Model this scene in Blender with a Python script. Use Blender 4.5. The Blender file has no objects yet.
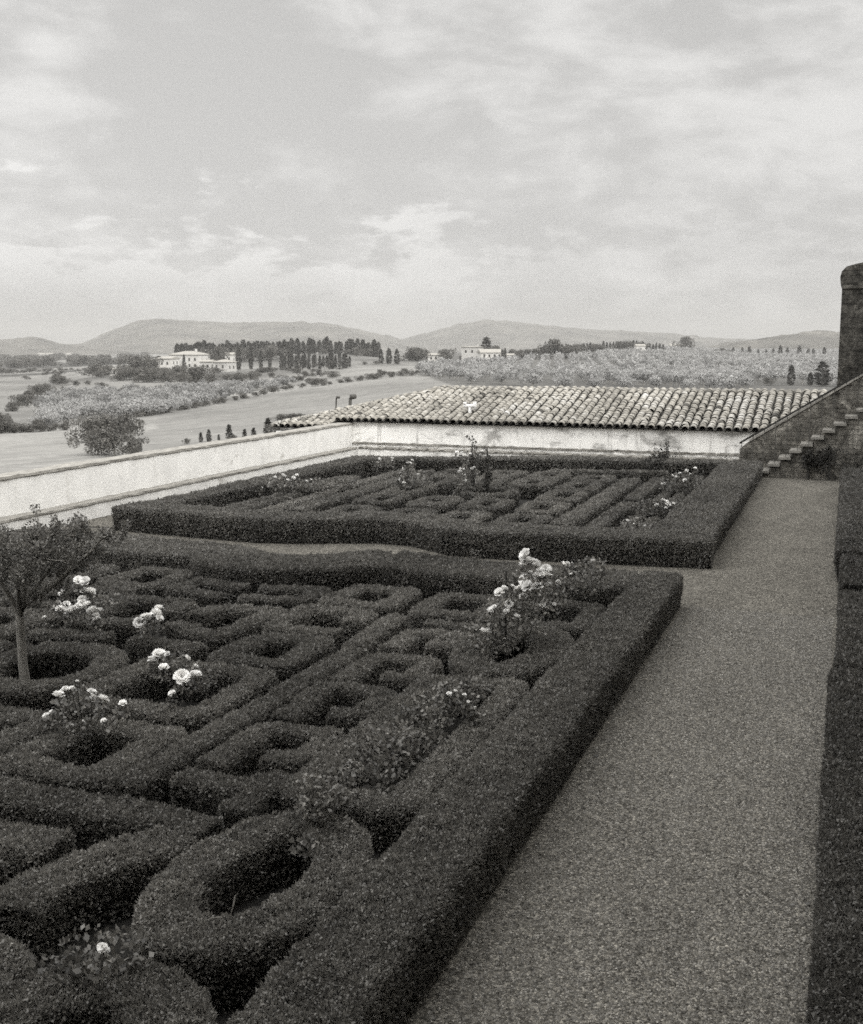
import bpy, math, random
import numpy as np
rng = np.random.default_rng(7); random.seed(7)
sc = bpy.context.scene; COL = sc.collection
sin, cos, pi = math.sin, math.cos, math.pi

# ------------------------------------------------------------------ camera (world: X across the path, Y along it)
F = 1130.; H = 2.9; PT = math.atan(167/F); TH = math.atan(419/F*cos(PT)); CX, CY = 431.5, 512.
FW = np.array([-sin(TH)*cos(PT), cos(TH)*cos(PT), -sin(PT)]); RT = np.array([cos(TH), sin(TH), 0]); UP = np.cross(RT, FW)
CAM = np.array([0, 0, H])
def ray(u, v): return (u-CX)*RT - (v-CY)*UP + F*FW
def at_y(u, v, y): d = ray(u, v); return CAM + d*(y/d[1])
def at_x(u, v, x): d = ray(u, v); return CAM + d*(x/d[0])
def at_d(u, v, D): d = ray(u, v); return CAM + d*(D/math.hypot(d[0], d[1]))
def proj(x, y, z):
    d = np.array([x, y, z-H]); w = d.dot(FW)
    return (CX+F*d.dot(RT)/w, CY-F*d.dot(UP)/w) if w > .1 else (9e9, 9e9)
cd = bpy.data.cameras.new('camera'); cam = bpy.data.objects.new('camera', cd); COL.objects.link(cam)
cam.location = (0, 0, H); cam.rotation_euler = (pi/2-PT, 0, TH)
cd.sensor_fit = 'HORIZONTAL'; cd.sensor_width = 36; cd.lens = 36*F/863; cd.clip_start = .1; cd.clip_end = 40000
sc.camera = cam

# ------------------------------------------------------------------ materials (the photograph is a warm-toned monochrome print)
def tint(v): return (v*1.045, v, v*.91, 1) if v < .4 else (v*1.01, v, v*.975, 1)
def ramp(nt, src, stops):
    r = nt.nodes.new('ShaderNodeValToRGB'); e = r.color_ramp.elements
    while len(e) < len(stops): e.new(.5)
    for k, (p, v) in enumerate(stops): e[k].position = p; e[k].color = tint(v)
    nt.links.new(src, r.inputs[0]); return r.outputs[0]
def noise(nt, vec, scale, detail=4, rough=.6, dist=0):
    n = nt.nodes.new('ShaderNodeTexNoise'); n.inputs['Scale'].default_value = scale; n.inputs['Detail'].default_value = detail
    n.inputs['Roughness'].default_value = rough; n.inputs['Distortion'].default_value = dist
    nt.links.new(vec, n.inputs['Vector']); return n.outputs['Fac']
def mapping(nt, vec, scale=(1, 1, 1)):
    m = nt.nodes.new('ShaderNodeMapping'); m.inputs['Scale'].default_value = scale; nt.links.new(vec, m.inputs[0]); return m.outputs[0]
def mix(nt, kind, fac, a, b):
    m = nt.nodes.new('ShaderNodeMix'); m.data_type = 'RGBA'; m.blend_type = kind
    for s, v in ((m.inputs[0], fac), (m.inputs[6], a), (m.inputs[7], b)):
        if hasattr(v, 'is_output'): nt.links.new(v, s)
        else: s.default_value = v
    return m.outputs[2]
def math_n(nt, op, a, b=0., c=None, clamp=False):
    m = nt.nodes.new('ShaderNodeMath'); m.operation = op; m.use_clamp = clamp
    for s, v in zip(m.inputs, (a, b, c)):
        if v is None: continue
        if hasattr(v, 'is_output'): nt.links.new(v, s)
        else: s.default_value = v
    return m.outputs[0]
def base_mat(name, rough=.9, spec=.2):
    m = bpy.data.materials.new(name); m.use_nodes = True; nt = m.node_tree
    b = nt.nodes['Principled BSDF']; b.inputs['Roughness'].default_value = rough; b.inputs['Specular IOR Level'].default_value = spec
    return m, nt, b
def coord(nt, world=True):
    if world: return nt.nodes.new('ShaderNodeNewGeometry').outputs['Position']
    return nt.nodes.new('ShaderNodeTexCoord').outputs['Object']
def bump(nt, b, h, strength, dist=.01):
    n = nt.nodes.new('ShaderNodeBump'); n.inputs['Strength'].default_value = strength; n.inputs['Distance'].default_value = dist
    nt.links.new(h, n.inputs['Height']); nt.links.new(n.outputs[0], b.inputs['Normal'])
def plain(name, v, var=.25, scale=6, rough=.9, bs=.3, bd=.01, world=True, spec=.2):
    m, nt, b = base_mat(name, rough, spec); c = coord(nt, world)
    n = noise(nt, c, scale, 5, .65)
    nt.links.new(ramp(nt, n, [(.25, v*(1-var)), (.75, v*(1+var))]), b.inputs['Base Color']); bump(nt, b, noise(nt, c, scale*6, 3), bs, bd)
    return m
def leaf_mat(name, v, trans=.25, spec=.35, rough=.45):
    m, nt, b = base_mat(name, rough, spec)
    a = nt.nodes.new('ShaderNodeAttribute'); a.attribute_name = 'tone'
    oi = nt.nodes.new('ShaderNodeObjectInfo')
    f = math_n(nt, 'MULTIPLY', a.outputs['Fac'], math_n(nt, 'MULTIPLY_ADD', oi.outputs['Random'], .3, .85))
    col = mix(nt, 'MIX', math_n(nt, 'MULTIPLY', f, .5, clamp=True), tint(0), tint(v*2))
    nt.links.new(col, b.inputs['Base Color'])
    t = nt.nodes.new('ShaderNodeBsdfTranslucent'); nt.links.new(col, t.inputs[0])
    ms = nt.nodes.new('ShaderNodeMixShader'); ms.inputs[0].default_value = trans
    nt.links.new(b.outputs[0], ms.inputs[1]); nt.links.new(t.outputs[0], ms.inputs[2]); nt.links.new(ms.outputs[0], nt.nodes['Material Output'].inputs[0])
    return m
M = {}
M['box'] = leaf_mat('box leaves', .12, .35, .4, .42)
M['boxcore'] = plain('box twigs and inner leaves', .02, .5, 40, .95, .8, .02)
M['roseleaf'] = leaf_mat('rose leaves', .11)
M['treeleaf'] = leaf_mat('small tree leaves', .115)
M['petal'] = leaf_mat('white petals', .9, .35, .2, .6)
M['olive'] = leaf_mat('olive leaves', .27, .35, .1)
M['cypress'] = leaf_mat('cypress leaves', .032, .1, .1)
M['bush'] = leaf_mat('broad bush leaves', .075, .2, .2)
M['bark'] = plain('bark', .17, .45, 30, .95, .9, .01)
M['darkwood'] = plain('dark stem', .035, .4, 30)
M['iron'] = plain('dark iron', .022, .4, 20, .6)
M['pipe'] = plain('rusty pipe metal', .06, .5, 25, .7)
M['whitepipe'] = plain('white painted pipe', .58, .15, 15, .6)
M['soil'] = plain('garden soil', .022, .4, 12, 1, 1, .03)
M['slab'] = plain('worn tread stone', .165, .5, 14, .9, .6, .01)
M['housewall'] = plain('pale house wall', .4, .12, .6, .9, .1)
M['housewall_old'] = plain('stone house wall', .33, .25, 1.2, .9, .2)
M['houseroof'] = plain('far tiled roof', .22, .25, 2, .9, .3, .05)
M['dark'] = plain('dark window glass', .04, .3, 3, .3)
M['villa'] = plain('grey villa plaster', .3, .2, 1.5)  # even mid-grey plaster, mottled by noise

def masonry(name, lo, hi, s=1.):
    m, nt, b = base_mat(name, .95, .15); c = coord(nt)
    n1 = noise(nt, c, 2.2*s, 9, .72, .8); n2 = noise(nt, c, 9*s, 6, .7, .3)
    col = mix(nt, 'MULTIPLY', .85, ramp(nt, n1, [(.34, lo), (.5, (lo+hi)*.42), (.66, hi)]), ramp(nt, n2, [(.3, .3), (.6, 1.15)]))
    br = nt.nodes.new('ShaderNodeTexBrick'); br.inputs['Scale'].default_value = 2.4; br.inputs['Mortar Size'].default_value = .025; br.inputs['Mortar Smooth'].default_value = .6
    sx = nt.nodes.new('ShaderNodeSeparateXYZ'); nt.links.new(c, sx.inputs[0]); cx = nt.nodes.new('ShaderNodeCombineXYZ')
    wob = math_n(nt, 'MULTIPLY', noise(nt, c, 3., 3), .12); nt.links.new(math_n(nt, 'ADD', math_n(nt, 'ADD', sx.outputs[0], sx.outputs[1]), wob), cx.inputs[0]); nt.links.new(math_n(nt, 'ADD', sx.outputs[2], wob), cx.inputs[1])
    nt.links.new(cx.outputs[0], br.inputs['Vector'])
    br.inputs['Color1'].default_value = (.8, .8, .8, 1); br.inputs['Color2'].default_value = (1, 1, 1, 1); br.inputs['Mortar'].default_value = (.5, .5, .5, 1)
    col = mix(nt, 'MULTIPLY', .2, col, br.outputs['Color'])
    nt.links.new(col, b.inputs['Base Color']); bump(nt, b, math_n(nt, 'ADD', noise(nt, c, 14*s, 8, .75), math_n(nt, 'MULTIPLY', br.outputs['Fac'], -.5)), 1., .05); return m
def stucco(name, v, stain, thr, streak=.5):
    m, nt, b = base_mat(name, .92, .15); c = coord(nt)
    col = ramp(nt, noise(nt, c, 1.6, 7, .65), [(.3, v*.88), (.62, v*1.04)])
    n1 = noise(nt, mapping(nt, c, (1, 1, 1.7)), 1.15, 9, .68, .6)
    f1 = nt.nodes.new('ShaderNodeMapRange'); f1.inputs[1].default_value = thr; f1.inputs[2].default_value = thr+.1; nt.links.new(n1, f1.inputs[0])
    col = mix(nt, 'MIX', math_n(nt, 'MULTIPLY', f1.outputs[0], .62), col, tint(stain))
    n2 = noise(nt, mapping(nt, c, (5, 5, .5)), 1.5, 5, .6)
    f2 = nt.nodes.new('ShaderNodeMapRange'); f2.inputs[1].default_value = .56; f2.inputs[2].default_value = .78; nt.links.new(n2, f2.inputs[0])
    col = mix(nt, 'MIX', math_n(nt, 'MULTIPLY', f2.outputs[0], streak), col, tint(stain*1.3))
    n3 = noise(nt, c, 30, 4, .7)
    col = mix(nt, 'MULTIPLY', .5, col, ramp(nt, n3, [(.35, .72), (.55, 1)]))
    nt.links.new(col, b.inputs['Base Color']); bump(nt, b, noise(nt, c, 25, 6), .5, .015)
    return m
M['stucco'] = stucco('whitewashed stucco', .59, .24, .58, .4)
M['stuccofar'] = stucco('peeling stucco', .8, .11, .52, .7)
M['ledge'] = plain('weathered ledge stone', .21, .45, 7, .95, .8, .02)
M['darkstone'] = masonry('dark weathered masonry', .045, .31)
M['pillar'] = masonry('dark lichened masonry', .016, .13, 1.7)

def tile_mat():
    m, nt, b = base_mat('old clay tiles', .9, .2)
    a = nt.nodes.new('ShaderNodeAttribute'); a.attribute_name = 'tone'; c = coord(nt)
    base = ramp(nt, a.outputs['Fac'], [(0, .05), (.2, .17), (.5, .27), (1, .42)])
    col = mix(nt, 'MULTIPLY', .9, base, ramp(nt, noise(nt, c, 9, 6, .7), [(.32, .35), (.55, 1)]))
    nt.links.new(col, b.inputs['Base Color']); bump(nt, b, noise(nt, c, 60, 4), .4, .01); return m
M['tile'] = tile_mat()

def gravel_mat():
    m, nt, b = base_mat('fine gravel', 1., .04); c = coord(nt)
    v = nt.nodes.new('ShaderNodeTexVoronoi'); v.inputs['Scale'].default_value = 84; nt.links.new(c, v.inputs['Vector'])
    v2 = nt.nodes.new('ShaderNodeTexVoronoi'); v2.inputs['Scale'].default_value = 52; nt.links.new(c, v2.inputs['Vector'])
    sep = nt.nodes.new('ShaderNodeSeparateColor'); nt.links.new(v.outputs['Color'], sep.inputs[0])
    sep2 = nt.nodes.new('ShaderNodeSeparateColor'); nt.links.new(v2.outputs['Color'], sep2.inputs[0])
    s1 = ramp(nt, sep.outputs[0], [(0, .016), (.45, .083), (.8, .158), (1, .38)])
    s2 = ramp(nt, sep2.outputs[1], [(0, .032), (.6, .108), (1, .28)])
    col = mix(nt, 'MIX', .4, s1, s2)
    col = mix(nt, 'MULTIPLY', .8, col, ramp(nt, noise(nt, mapping(nt, c, (1, .45, 1)), 1.7, 7, .68, .5), [(.32, .7), (.66, 1.1)]))
    col = mix(nt, 'MULTIPLY', .6, col, ramp(nt, noise(nt, c, 14, 4, .7), [(.3, .7), (.6, 1)]))
    nt.links.new(col, b.inputs['Base Color'])
    h = math_n(nt, 'SUBTRACT', 1., v.outputs['Distance']); h2 = math_n(nt, 'SUBTRACT', 1., v2.outputs['Distance'])
    bump(nt, b, math_n(nt, 'ADD', h, h2), .9, .012); return m
M['gravel'] = gravel_mat()

def land_mat(name, lo, hi, scale=.05, attr=True):
    m, nt, b = base_mat(name, 1, .05); c = coord(nt)
    col = ramp(nt, noise(nt, c, scale, 8, .68), [(.3, lo), (.7, hi)])
    col = mix(nt, 'MULTIPLY', .7, col, ramp(nt, noise(nt, c, scale*14, 6, .75), [(.3, .6), (.62, 1.05)]))
    col = mix(nt, 'MULTIPLY', .6, col, ramp(nt, noise(nt, mapping(nt, c, (scale*9, scale*1.4, scale)), 1., 5, .6, .4), [(.35, .72), (.62, 1.05)]))
    if attr:
        a = nt.nodes.new('ShaderNodeAttribute'); a.attribute_name = 'tone'
        col = mix(nt, 'MULTIPLY', 1, col, a.outputs['Color'])
    nt.links.new(col, b.inputs['Base Color']); bump(nt, b, noise(nt, c, scale*20, 5), .6, .5); return m
M['land'] = land_mat('valley fields', .85, 1.1)
M['mountain'] = land_mat('wooded mountain', .015, .13, .006, False)

# ------------------------------------------------------------------ object helpers
def tag(o, label=None, cat=None, group=None, kind=None):
    for k, v in (('label', label), ('category', cat), ('group', group), ('kind', kind)):
        if v: o[k] = v
    return o
def link(name, me, mat=None, parent=None, loc=None, rotz=None):
    o = bpy.data.objects.new(name, me); COL.objects.link(o)
    if me is not None and mat is not None and not len(me.materials): me.materials.append(mat)
    if parent: o.parent = parent
    if loc is not None: o.location = loc
    if rotz is not None: o.rotation_euler = (0, 0, rotz)
    return o
def empty(name, loc=(0, 0, 0), rotz=0): return link(name, None, None, None, loc, rotz)
def npmesh(name, V, Q, tone=None, smooth=False):
    """mesh from arrays: V (n,3), Q (m,k) faces of one size"""
    V = np.ascontiguousarray(V, np.float32); Q = np.ascontiguousarray(Q, np.int32); k = Q.shape[1]
    me = bpy.data.meshes.new(name); me.vertices.add(len(V)); me.vertices.foreach_set('co', V.ravel())
    me.loops.add(Q.size); me.loops.foreach_set('vertex_index', Q.ravel())
    me.polygons.add(len(Q)); me.polygons.foreach_set('loop_start', np.arange(0, Q.size, k, dtype=np.int32))
    me.polygons.foreach_set('loop_total', np.full(len(Q), k, np.int32))
    if smooth: me.polygons.foreach_set('use_smooth', np.ones(len(Q), bool))
    me.update(calc_edges=True)
    if tone is not None:
        a = me.attributes.new('tone', 'FLOAT', 'FACE' if len(tone) == len(Q) and len(tone) != len(V) else 'POINT')
        a.data.foreach_set('value', np.ascontiguousarray(tone, np.float32))
    return me
class MB:
    """collects boxes, tubes, prisms; build() links them as one mesh"""
    def __init__(s): s.v = []; s.f = []
    def add(s, V, Fs):
        o = len(s.v); s.v += [tuple(map(float, p)) for p in V]; s.f += [tuple(i+o for i in f) for f in Fs]; return s
    def box(s, x0, y0, z0, x1, y1, z1):
        return s.add([(x0, y0, z0), (x1, y0, z0), (x1, y1, z0), (x0, y1, z0), (x0, y0, z1), (x1, y0, z1), (x1, y1, z1), (x0, y1, z1)],
                     [(0, 3, 2, 1), (4, 5, 6, 7), (0, 1, 5, 4), (1, 2, 6, 5), (2, 3, 7, 6), (3, 0, 4, 7)])
    def tube(s, P, R, n=8):
        P = [np.array(p, float) for p in P]; rings = []
        up = np.array([.31, .2, .93])
        for i, p in enumerate(P):
            t = P[min(i+1, len(P)-1)]-P[max(i-1, 0)]; t /= np.linalg.norm(t)+1e-9
            a = np.cross(t, up if abs(t.dot(up)) < .95 else np.array([1., 0, 0])); a /= np.linalg.norm(a); b = np.cross(t, a)
            r = R[i] if hasattr(R, '__len__') else R
            rings.append([p+r*(cos(2*pi*k/n)*a+sin(2*pi*k/n)*b) for k in range(n)])
        V = [q for r in rings for q in r]; Fs = []
        for i in range(len(P)-1):
            for k in range(n): Fs.append((i*n+k, i*n+(k+1) % n, (i+1)*n+(k+1) % n, (i+1)*n+k))
        Fs += [tuple(range(n-1, -1, -1)), tuple((len(P)-1)*n+k for k in range(n))]
        return s.add(V, Fs)
    def prism_y(s, poly, y0, y1):
        n = len(poly); V = [(x, y0, z) for x, z in poly]+[(x, y1, z) for x, z in poly]
        return s.add(V, [tuple(range(n)), tuple(range(2*n-1, n-1, -1))]+[((i+1) % n, i, n+i, n+(i+1) % n) for i in range(n)])
    def mesh(s, name, smooth=False, bevel=0):
        me = bpy.data.meshes.new(name); me.from_pydata(s.v, [], s.f); me.update()
        if smooth: me.polygons.foreach_set('use_smooth', np.ones(len(me.polygons), bool))
        return me
    def build(s, name, mat, parent=None, smooth=False): return link(name, s.mesh(name, smooth), mat, parent)

def hash3(i, j, k):
    h = (i.astype(np.int64)*374761393+j.astype(np.int64)*668265263+k.astype(np.int64)*2147483647) & 0xffffffff
    h = ((h ^ (h >> 13))*1274126177) & 0xffffffff
    return ((h ^ (h >> 16)) & 0xffff)/65535.
def vnoise(P, s):
    p = np.asarray(P, float)*s; i = np.floor(p).astype(np.int64); f = p-i; f = f*f*(3-2*f); r = 0
    for a in (0, 1):
        for b in (0, 1):
            for c in (0, 1):
                w = (f[:, 0] if a else 1-f[:, 0])*(f[:, 1] if b else 1-f[:, 1])*(f[:, 2] if c else 1-f[:, 2])
                r = r+w*hash3(i[:, 0]+a, i[:, 1]+b, i[:, 2]+c)
    return r*2-1
def unit(a): return a/(np.linalg.norm(a, axis=1, keepdims=True)+1e-9)
def leaf_arrays(P, N, L, wid=.6, spread=.9, up=.5, keep=.6):
    """diamond leaves at P growing along mostly N; L = length per leaf"""
    n = len(P); L = np.broadcast_to(L, (n,))[:, None]
    a = unit(N*keep+np.array([0, 0, up])+rng.normal(0, spread, (n, 3))*.6)
    b = unit(np.cross(a, rng.normal(0, 1, (n, 3)))); c = np.cross(a, b)
    W = L*wid*.5
    V = np.stack([P-a*L*.15, P+a*L*.38+b*W+c*L*.08, P+a*L*.85, P+a*L*.38-b*W+c*L*.08], 1).reshape(-1, 3)
    return V, np.arange(4*n).reshape(-1, 4)
def shingle_arrays(P, N, L, wid=.6, lay=.4, far=None):
    n = len(P); Lc = np.broadcast_to(L, (n,))[:, None]
    up = rng.random(n) > (lay if far is None else np.where(far > 14, .72, lay))
    c = unit(N+rng.normal(0, .5, (n, 3))); a = unit(np.cross(c, rng.normal(0, 1, (n, 3)))+N*.35)
    a2 = unit(N*.6+np.array([0, 0, .6])+rng.normal(0, .42, (n, 3))); a = np.where(up[:, None], a2, a); Lc = Lc*np.where(up, 1.35, 1.)[:, None]; wid = np.where(up, wid*.75, wid)[:, None]
    b = np.where(up[:, None], np.cross(a, rng.normal(0, 1, (n, 3))), np.cross(c, a)); b = unit(b); c = np.cross(a, b); W = Lc*wid*.5
    V = np.stack([P-a*Lc*.3, P+a*Lc*.2+b*W+c*Lc*.08, P+a*Lc*.7, P+a*Lc*.2-b*W+c*Lc*.08], 1).reshape(-1, 3)
    return V, np.arange(4*n).reshape(-1, 4)
def join(parts):
    V = []; Q = []; T = []; o = 0
    for v, q, t in parts: V.append(v); Q.append(q+o); T.append(t); o += len(v)
    return np.concatenate(V), np.concatenate(Q), np.concatenate(T)

# ------------------------------------------------------------------ box hedges
def chaikin(P, closed, n):
    P = [np.array(p, float) for p in P]
    for _ in range(n):
        Q = []; m = len(P)
        if not closed: Q.append(P[0])
        for i in range(m if closed else m-1):
            a, b = P[i], P[(i+1) % m]
            t = min(.28, .04/max(np.linalg.norm(b-a), 1e-6))
            Q += [a*(1-t)+b*t, a*t+b*(1-t)]
        if not closed: Q.append(P[-1])
        P = Q
    return np.array(P)
def resample(P, closed, step):
    out = []; m = len(P)
    for i in range(m if closed else m-1):
        a, b = P[i], P[(i+1) % m]; k = max(1, int(np.linalg.norm(b-a)/step))
        for j in range(k): out.append(a+(b-a)*j/k)
    if not closed: out.append(P[-1])
    return np.array(out)
STROKES = []   # every hedge stroke of the garden, for culling leaves that would sit inside a neighbour
class Stroke:
    def __init__(s, pts, w, h, closed=False, soft=2):
        s.closed = closed; s.w = w; s.h = h
        P = chaikin(pts, closed, soft); s.seg = P
        s.P = resample(P, closed, .09 if math.hypot(*P.mean(0)) < 15 else .14); n = len(s.P)
        A = np.array([s.P[(i-1) % n] if closed or i else s.P[0] for i in range(n)]); B = np.array([s.P[(i+1) % n] if closed or i < n-1 else s.P[-1] for i in range(n)])
        t0 = s.P-A; t1 = B-s.P
        if not closed: t0[0] = t1[0]; t1[-1] = t0[-1]
        t0 /= np.linalg.norm(t0, axis=1)[:, None]+1e-9; t1 /= np.linalg.norm(t1, axis=1)[:, None]+1e-9
        n0 = np.stack([t0[:, 1], -t0[:, 0]], 1); n1 = np.stack([t1[:, 1], -t1[:, 0]], 1)
        m = n0+n1; m /= np.linalg.norm(m, axis=1)[:, None]+1e-9
        s.M = m/np.maximum((m*n0).sum(1), .5)[:, None]
        s.lo = s.P.min(0)-w/2; s.hi = s.P.max(0)+w/2; STROKES.append(s)
        s.taper = np.ones(n)
    def surface(s):
        """ring x profile grid: verts, normals, quads"""
        w, h = s.w/2-.026, s.h-.012; r = min(.042, w*.6)
        pr = [(-w*.92, .0), (-w*.97, h*.28), (-w, h*.55), (-w, h-r), (-w+r*.29, h-r*.29), (-w+r, h), (-w*.3, h*1.0), (w*.3, h), (w-r, h), (w-r*.29, h-r*.29), (w, h-r), (w, h*.55), (w*.97, h*.28), (w*.92, 0)]
        pr = np.array(pr); k = len(pr); n = len(s.P)
        tn = np.gradient(pr, axis=0); nn = np.stack([-tn[:, 1], tn[:, 0]], 1); nn /= np.linalg.norm(nn, axis=1)[:, None]
        V = np.zeros((n, k, 3)); N = np.zeros((n, k, 3))
        V[:, :, :2] = s.P[:, None, :]+s.M[:, None, :]*pr[None, :, :1]*s.taper[:, None, None]; V[:, :, 2] = pr[:, 1]
        N[:, :, :2] = s.M[:, None, :]*nn[None, :, :1]; N[:, :, 2] = nn[:, 1]
        V = V.reshape(-1, 3); N = unit(N.reshape(-1, 3))
        i = np.arange(n if s.closed else n-1); j = np.arange(k-1); I, J = np.meshgrid(i, j, indexing='ij')
        I2 = (I+1) % n
        Q = np.stack([I*k+J, I2*k+J, I2*k+J+1, I*k+J+1], -1).reshape(-1, 4)
        if not s.closed:   # end caps: a fan of quads folded on the profile, with outward normals
            for e, sg in ((0, -1), (n-1, 1)):
                t = s.P[1]-s.P[0] if e == 0 else s.P[-1]-s.P[-2]; t = t/np.linalg.norm(t)*sg
                b0 = len(V); cap = V[e*k:(e+1)*k].copy(); V = np.concatenate([V, cap]); N = np.concatenate([N, np.tile([t[0], t[1], .15], (k, 1))])
                q = [(b0+a, b0+a+1, b0+k-2-a, b0+k-1-a) for a in range(k//2-1)]
                Q = np.concatenate([Q, np.array(q)[:, ::sg]])
        d = vnoise(V, 3.1)*.01+vnoise(V, 9.)*.008
        V[:, 2] *= 1+.04*vnoise(V*np.array([1, 1, 0]), 1.4)
        V = V+N*d[:, None]*np.clip(V[:, 2:]/.1, .2, 1)
        return V, unit(N), Q
    def inside(s, P, pad):
        m = (P[:, 0] > s.lo[0]) & (P[:, 0] < s.hi[0]) & (P[:, 1] > s.lo[1]) & (P[:, 1] < s.hi[1]) & (P[:, 2] < s.h-.03)
        idx = np.nonzero(m)[0]
        if not len(idx): return idx
        p = P[idx, :2]; best = np.full(len(idx), 9.); g = s.seg; n = len(g)
        for i in range(n if s.closed else n-1):
            a, b = g[i], g[(i+1) % n]; ab = b-a
            t0 = ((p-a)@ab)/(ab@ab+1e-9); t = np.clip(t0, 0, 1); dd = np.linalg.norm(p-a-t[:, None]*ab, axis=1); e = pad/(np.linalg.norm(ab)+1e-9)
            if not s.closed and i == 0: dd = np.where(t0 < e, 9., dd)
            if not s.closed and i == n-2: dd = np.where(t0 > 1-e, 9., dd)
            best = np.minimum(best, dd)
        return idx[best < s.w/2-pad]
def lod(D): return np.maximum(.0155, .0012*D+.0095)
def make_hedge(strokes, cover=2.1, tone=1.):
    """leaf mesh and core mesh of one hedge"""
    CV = []; LV = []
    for s in strokes:
        V, N, Q = s.surface()
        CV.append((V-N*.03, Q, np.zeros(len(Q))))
        a = V[Q]; cen = a.mean(1); nq = unit(N[Q].mean(1))
        ar = .5*np.linalg.norm(np.cross(a[:, 2]-a[:, 0], a[:, 3]-a[:, 1]), axis=1)
        D = np.linalg.norm(cen-CAM, axis=1); L = lod(D)
        face = (nq*(CAM-cen)).sum(1) > -.05*D
        low = np.where(cen[:, 2] < .16, .45, 1)*np.where(nq[:, 2] < .3, .75, 1)
        want = ar*cover*np.clip(.8+(D-5)*.03, .75, 1.1)/(.3*L*L)*np.where(face, 1, .35)*low
        k = rng.poisson(want); idx = np.repeat(np.arange(len(Q)), k)
        u = rng.random((len(idx), 1)); v = rng.random((len(idx), 1)); q = a[idx]
        P = (q[:, 0]*(1-u)+q[:, 1]*u)*(1-v)+(q[:, 3]*(1-u)+q[:, 2]*u)*v
        nn = nq[idx]
        for o in STROKES:
            if o is s or (o.lo > s.hi).any() or (o.hi < s.lo).any(): continue
            bad = o.inside(P, .05)
            if len(bad): keep = np.ones(len(P), bool); keep[bad] = False; P = P[keep]; nn = nn[keep]; idx = idx[keep]
        tuft = vnoise(P, 13.)*.7+vnoise(P, 29.)*.5
        Ls = L[idx]*rng.uniform(.7, 1.3, len(idx))
        topf = np.clip(nn[:, 2], 0, 1); P = P+nn*(rng.uniform(-.03, .008, len(idx))+np.clip(tuft, -.2, 1)*(.006+.02*topf))[:, None]
        patch = vnoise(P*np.array([1, 1, .3]), .9)*.5+vnoise(P, 3.7)*.35
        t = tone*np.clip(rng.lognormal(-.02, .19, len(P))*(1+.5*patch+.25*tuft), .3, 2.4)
        v, q = shingle_arrays(P, nn, Ls, far=D[idx])
        LV.append((v, q, t))
    return join(LV), join(CV)
def hedge(label, strokes, cat='box hedge', group=None, cover=2.7, tone=1., name='box_hedge'):
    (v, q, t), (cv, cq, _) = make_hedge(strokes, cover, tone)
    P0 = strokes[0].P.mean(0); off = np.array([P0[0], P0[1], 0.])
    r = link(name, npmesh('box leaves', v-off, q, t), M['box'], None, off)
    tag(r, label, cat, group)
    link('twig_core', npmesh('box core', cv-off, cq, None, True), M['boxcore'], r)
    return r

PEND = []   # hedges are declared first so that every stroke is known before leaves are grown
def decl(label, strokes, **k): PEND.append((label, [Stroke(*s) for s in strokes], k))
HB = .39; HP = .33
# borders
decl('wide knee-high clipped box border round the near bed, with a curved bay at its back',
     [([(-1.86, 1.6), (-1.86, 12.6)], .51, HB, False, 0),
      ([(-2.1, 12.13), (-3.3, 12.06), (-4.3, 12.18), (-5.1, 12.33)], .94, HB, False, 0),
      ([(-5.05, 12.31), (-5.35, 12.2), (-5.6, 11.92), (-5.95, 11.7), (-6.4, 11.6), (-6.85, 11.68), (-7.1, 11.95), (-7.45, 12.08)], .92, HB, False, 1),
      ([(-7.4, 12.1), (-8.2, 12.05), (-9.2, 12.18), (-10.7, 12.28)], 1.06, HB, False, 0),
      ([(-10.45, 12.0), (-10.45, 2.0)], .5, HB, False, 0)], cover=2.8)
decl('wide clipped box border round the walled far bed, with a curved bay in its front',
     [([(-1.6, 15.2), (-4.7, 14.86), (-5.1, 14.9)], .76, HB, False, 0),
      ([(-5.0, 14.9), (-5.3, 15.1), (-5.8, 15.42), (-6.5, 15.45), (-7.1, 15.22), (-7.6, 15.0), (-8.1, 14.9)], .74, HB, False, 1),
      ([(-8.0, 14.9), (-9.3, 14.98), (-10.75, 15.15)], .78, HB, False, 0),
      ([(-10.45, 15.1), (-10.3, 18.5), (-10.25, 23.6)], .6, HB, False, 0),
      ([(-10.4, 23.1), (-9.2, 23.6), (-6.0, 24.85), (-1.7, 25.4)], .62, HB, False, 0),
      ([(-2.03, 14.85), (-2.05, 20.), (-2.08, 25.3)], .88, HB, False, 0)], cover=2.7)
for (a, b, x, lab) in ((2.5, 9.15, .46, 'long dark clipped box hedge along the right edge of the gravel path, nearest block'),
                       (9.3, 12.15, .5, 'short dark box hedge block right of the path, second from the bottom'),
                       (12.6, 14.3, .5, 'small box hedge block between two dark gaps on the right of the path'),
                       (14.6, 24.6, .44, 'long far box hedge right of the path, running up to the stairs')):
    decl(lab, [([(x, a), (x, b)], 1.0, .4, False, 0)], cover=2.6, tone=.6)

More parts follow.
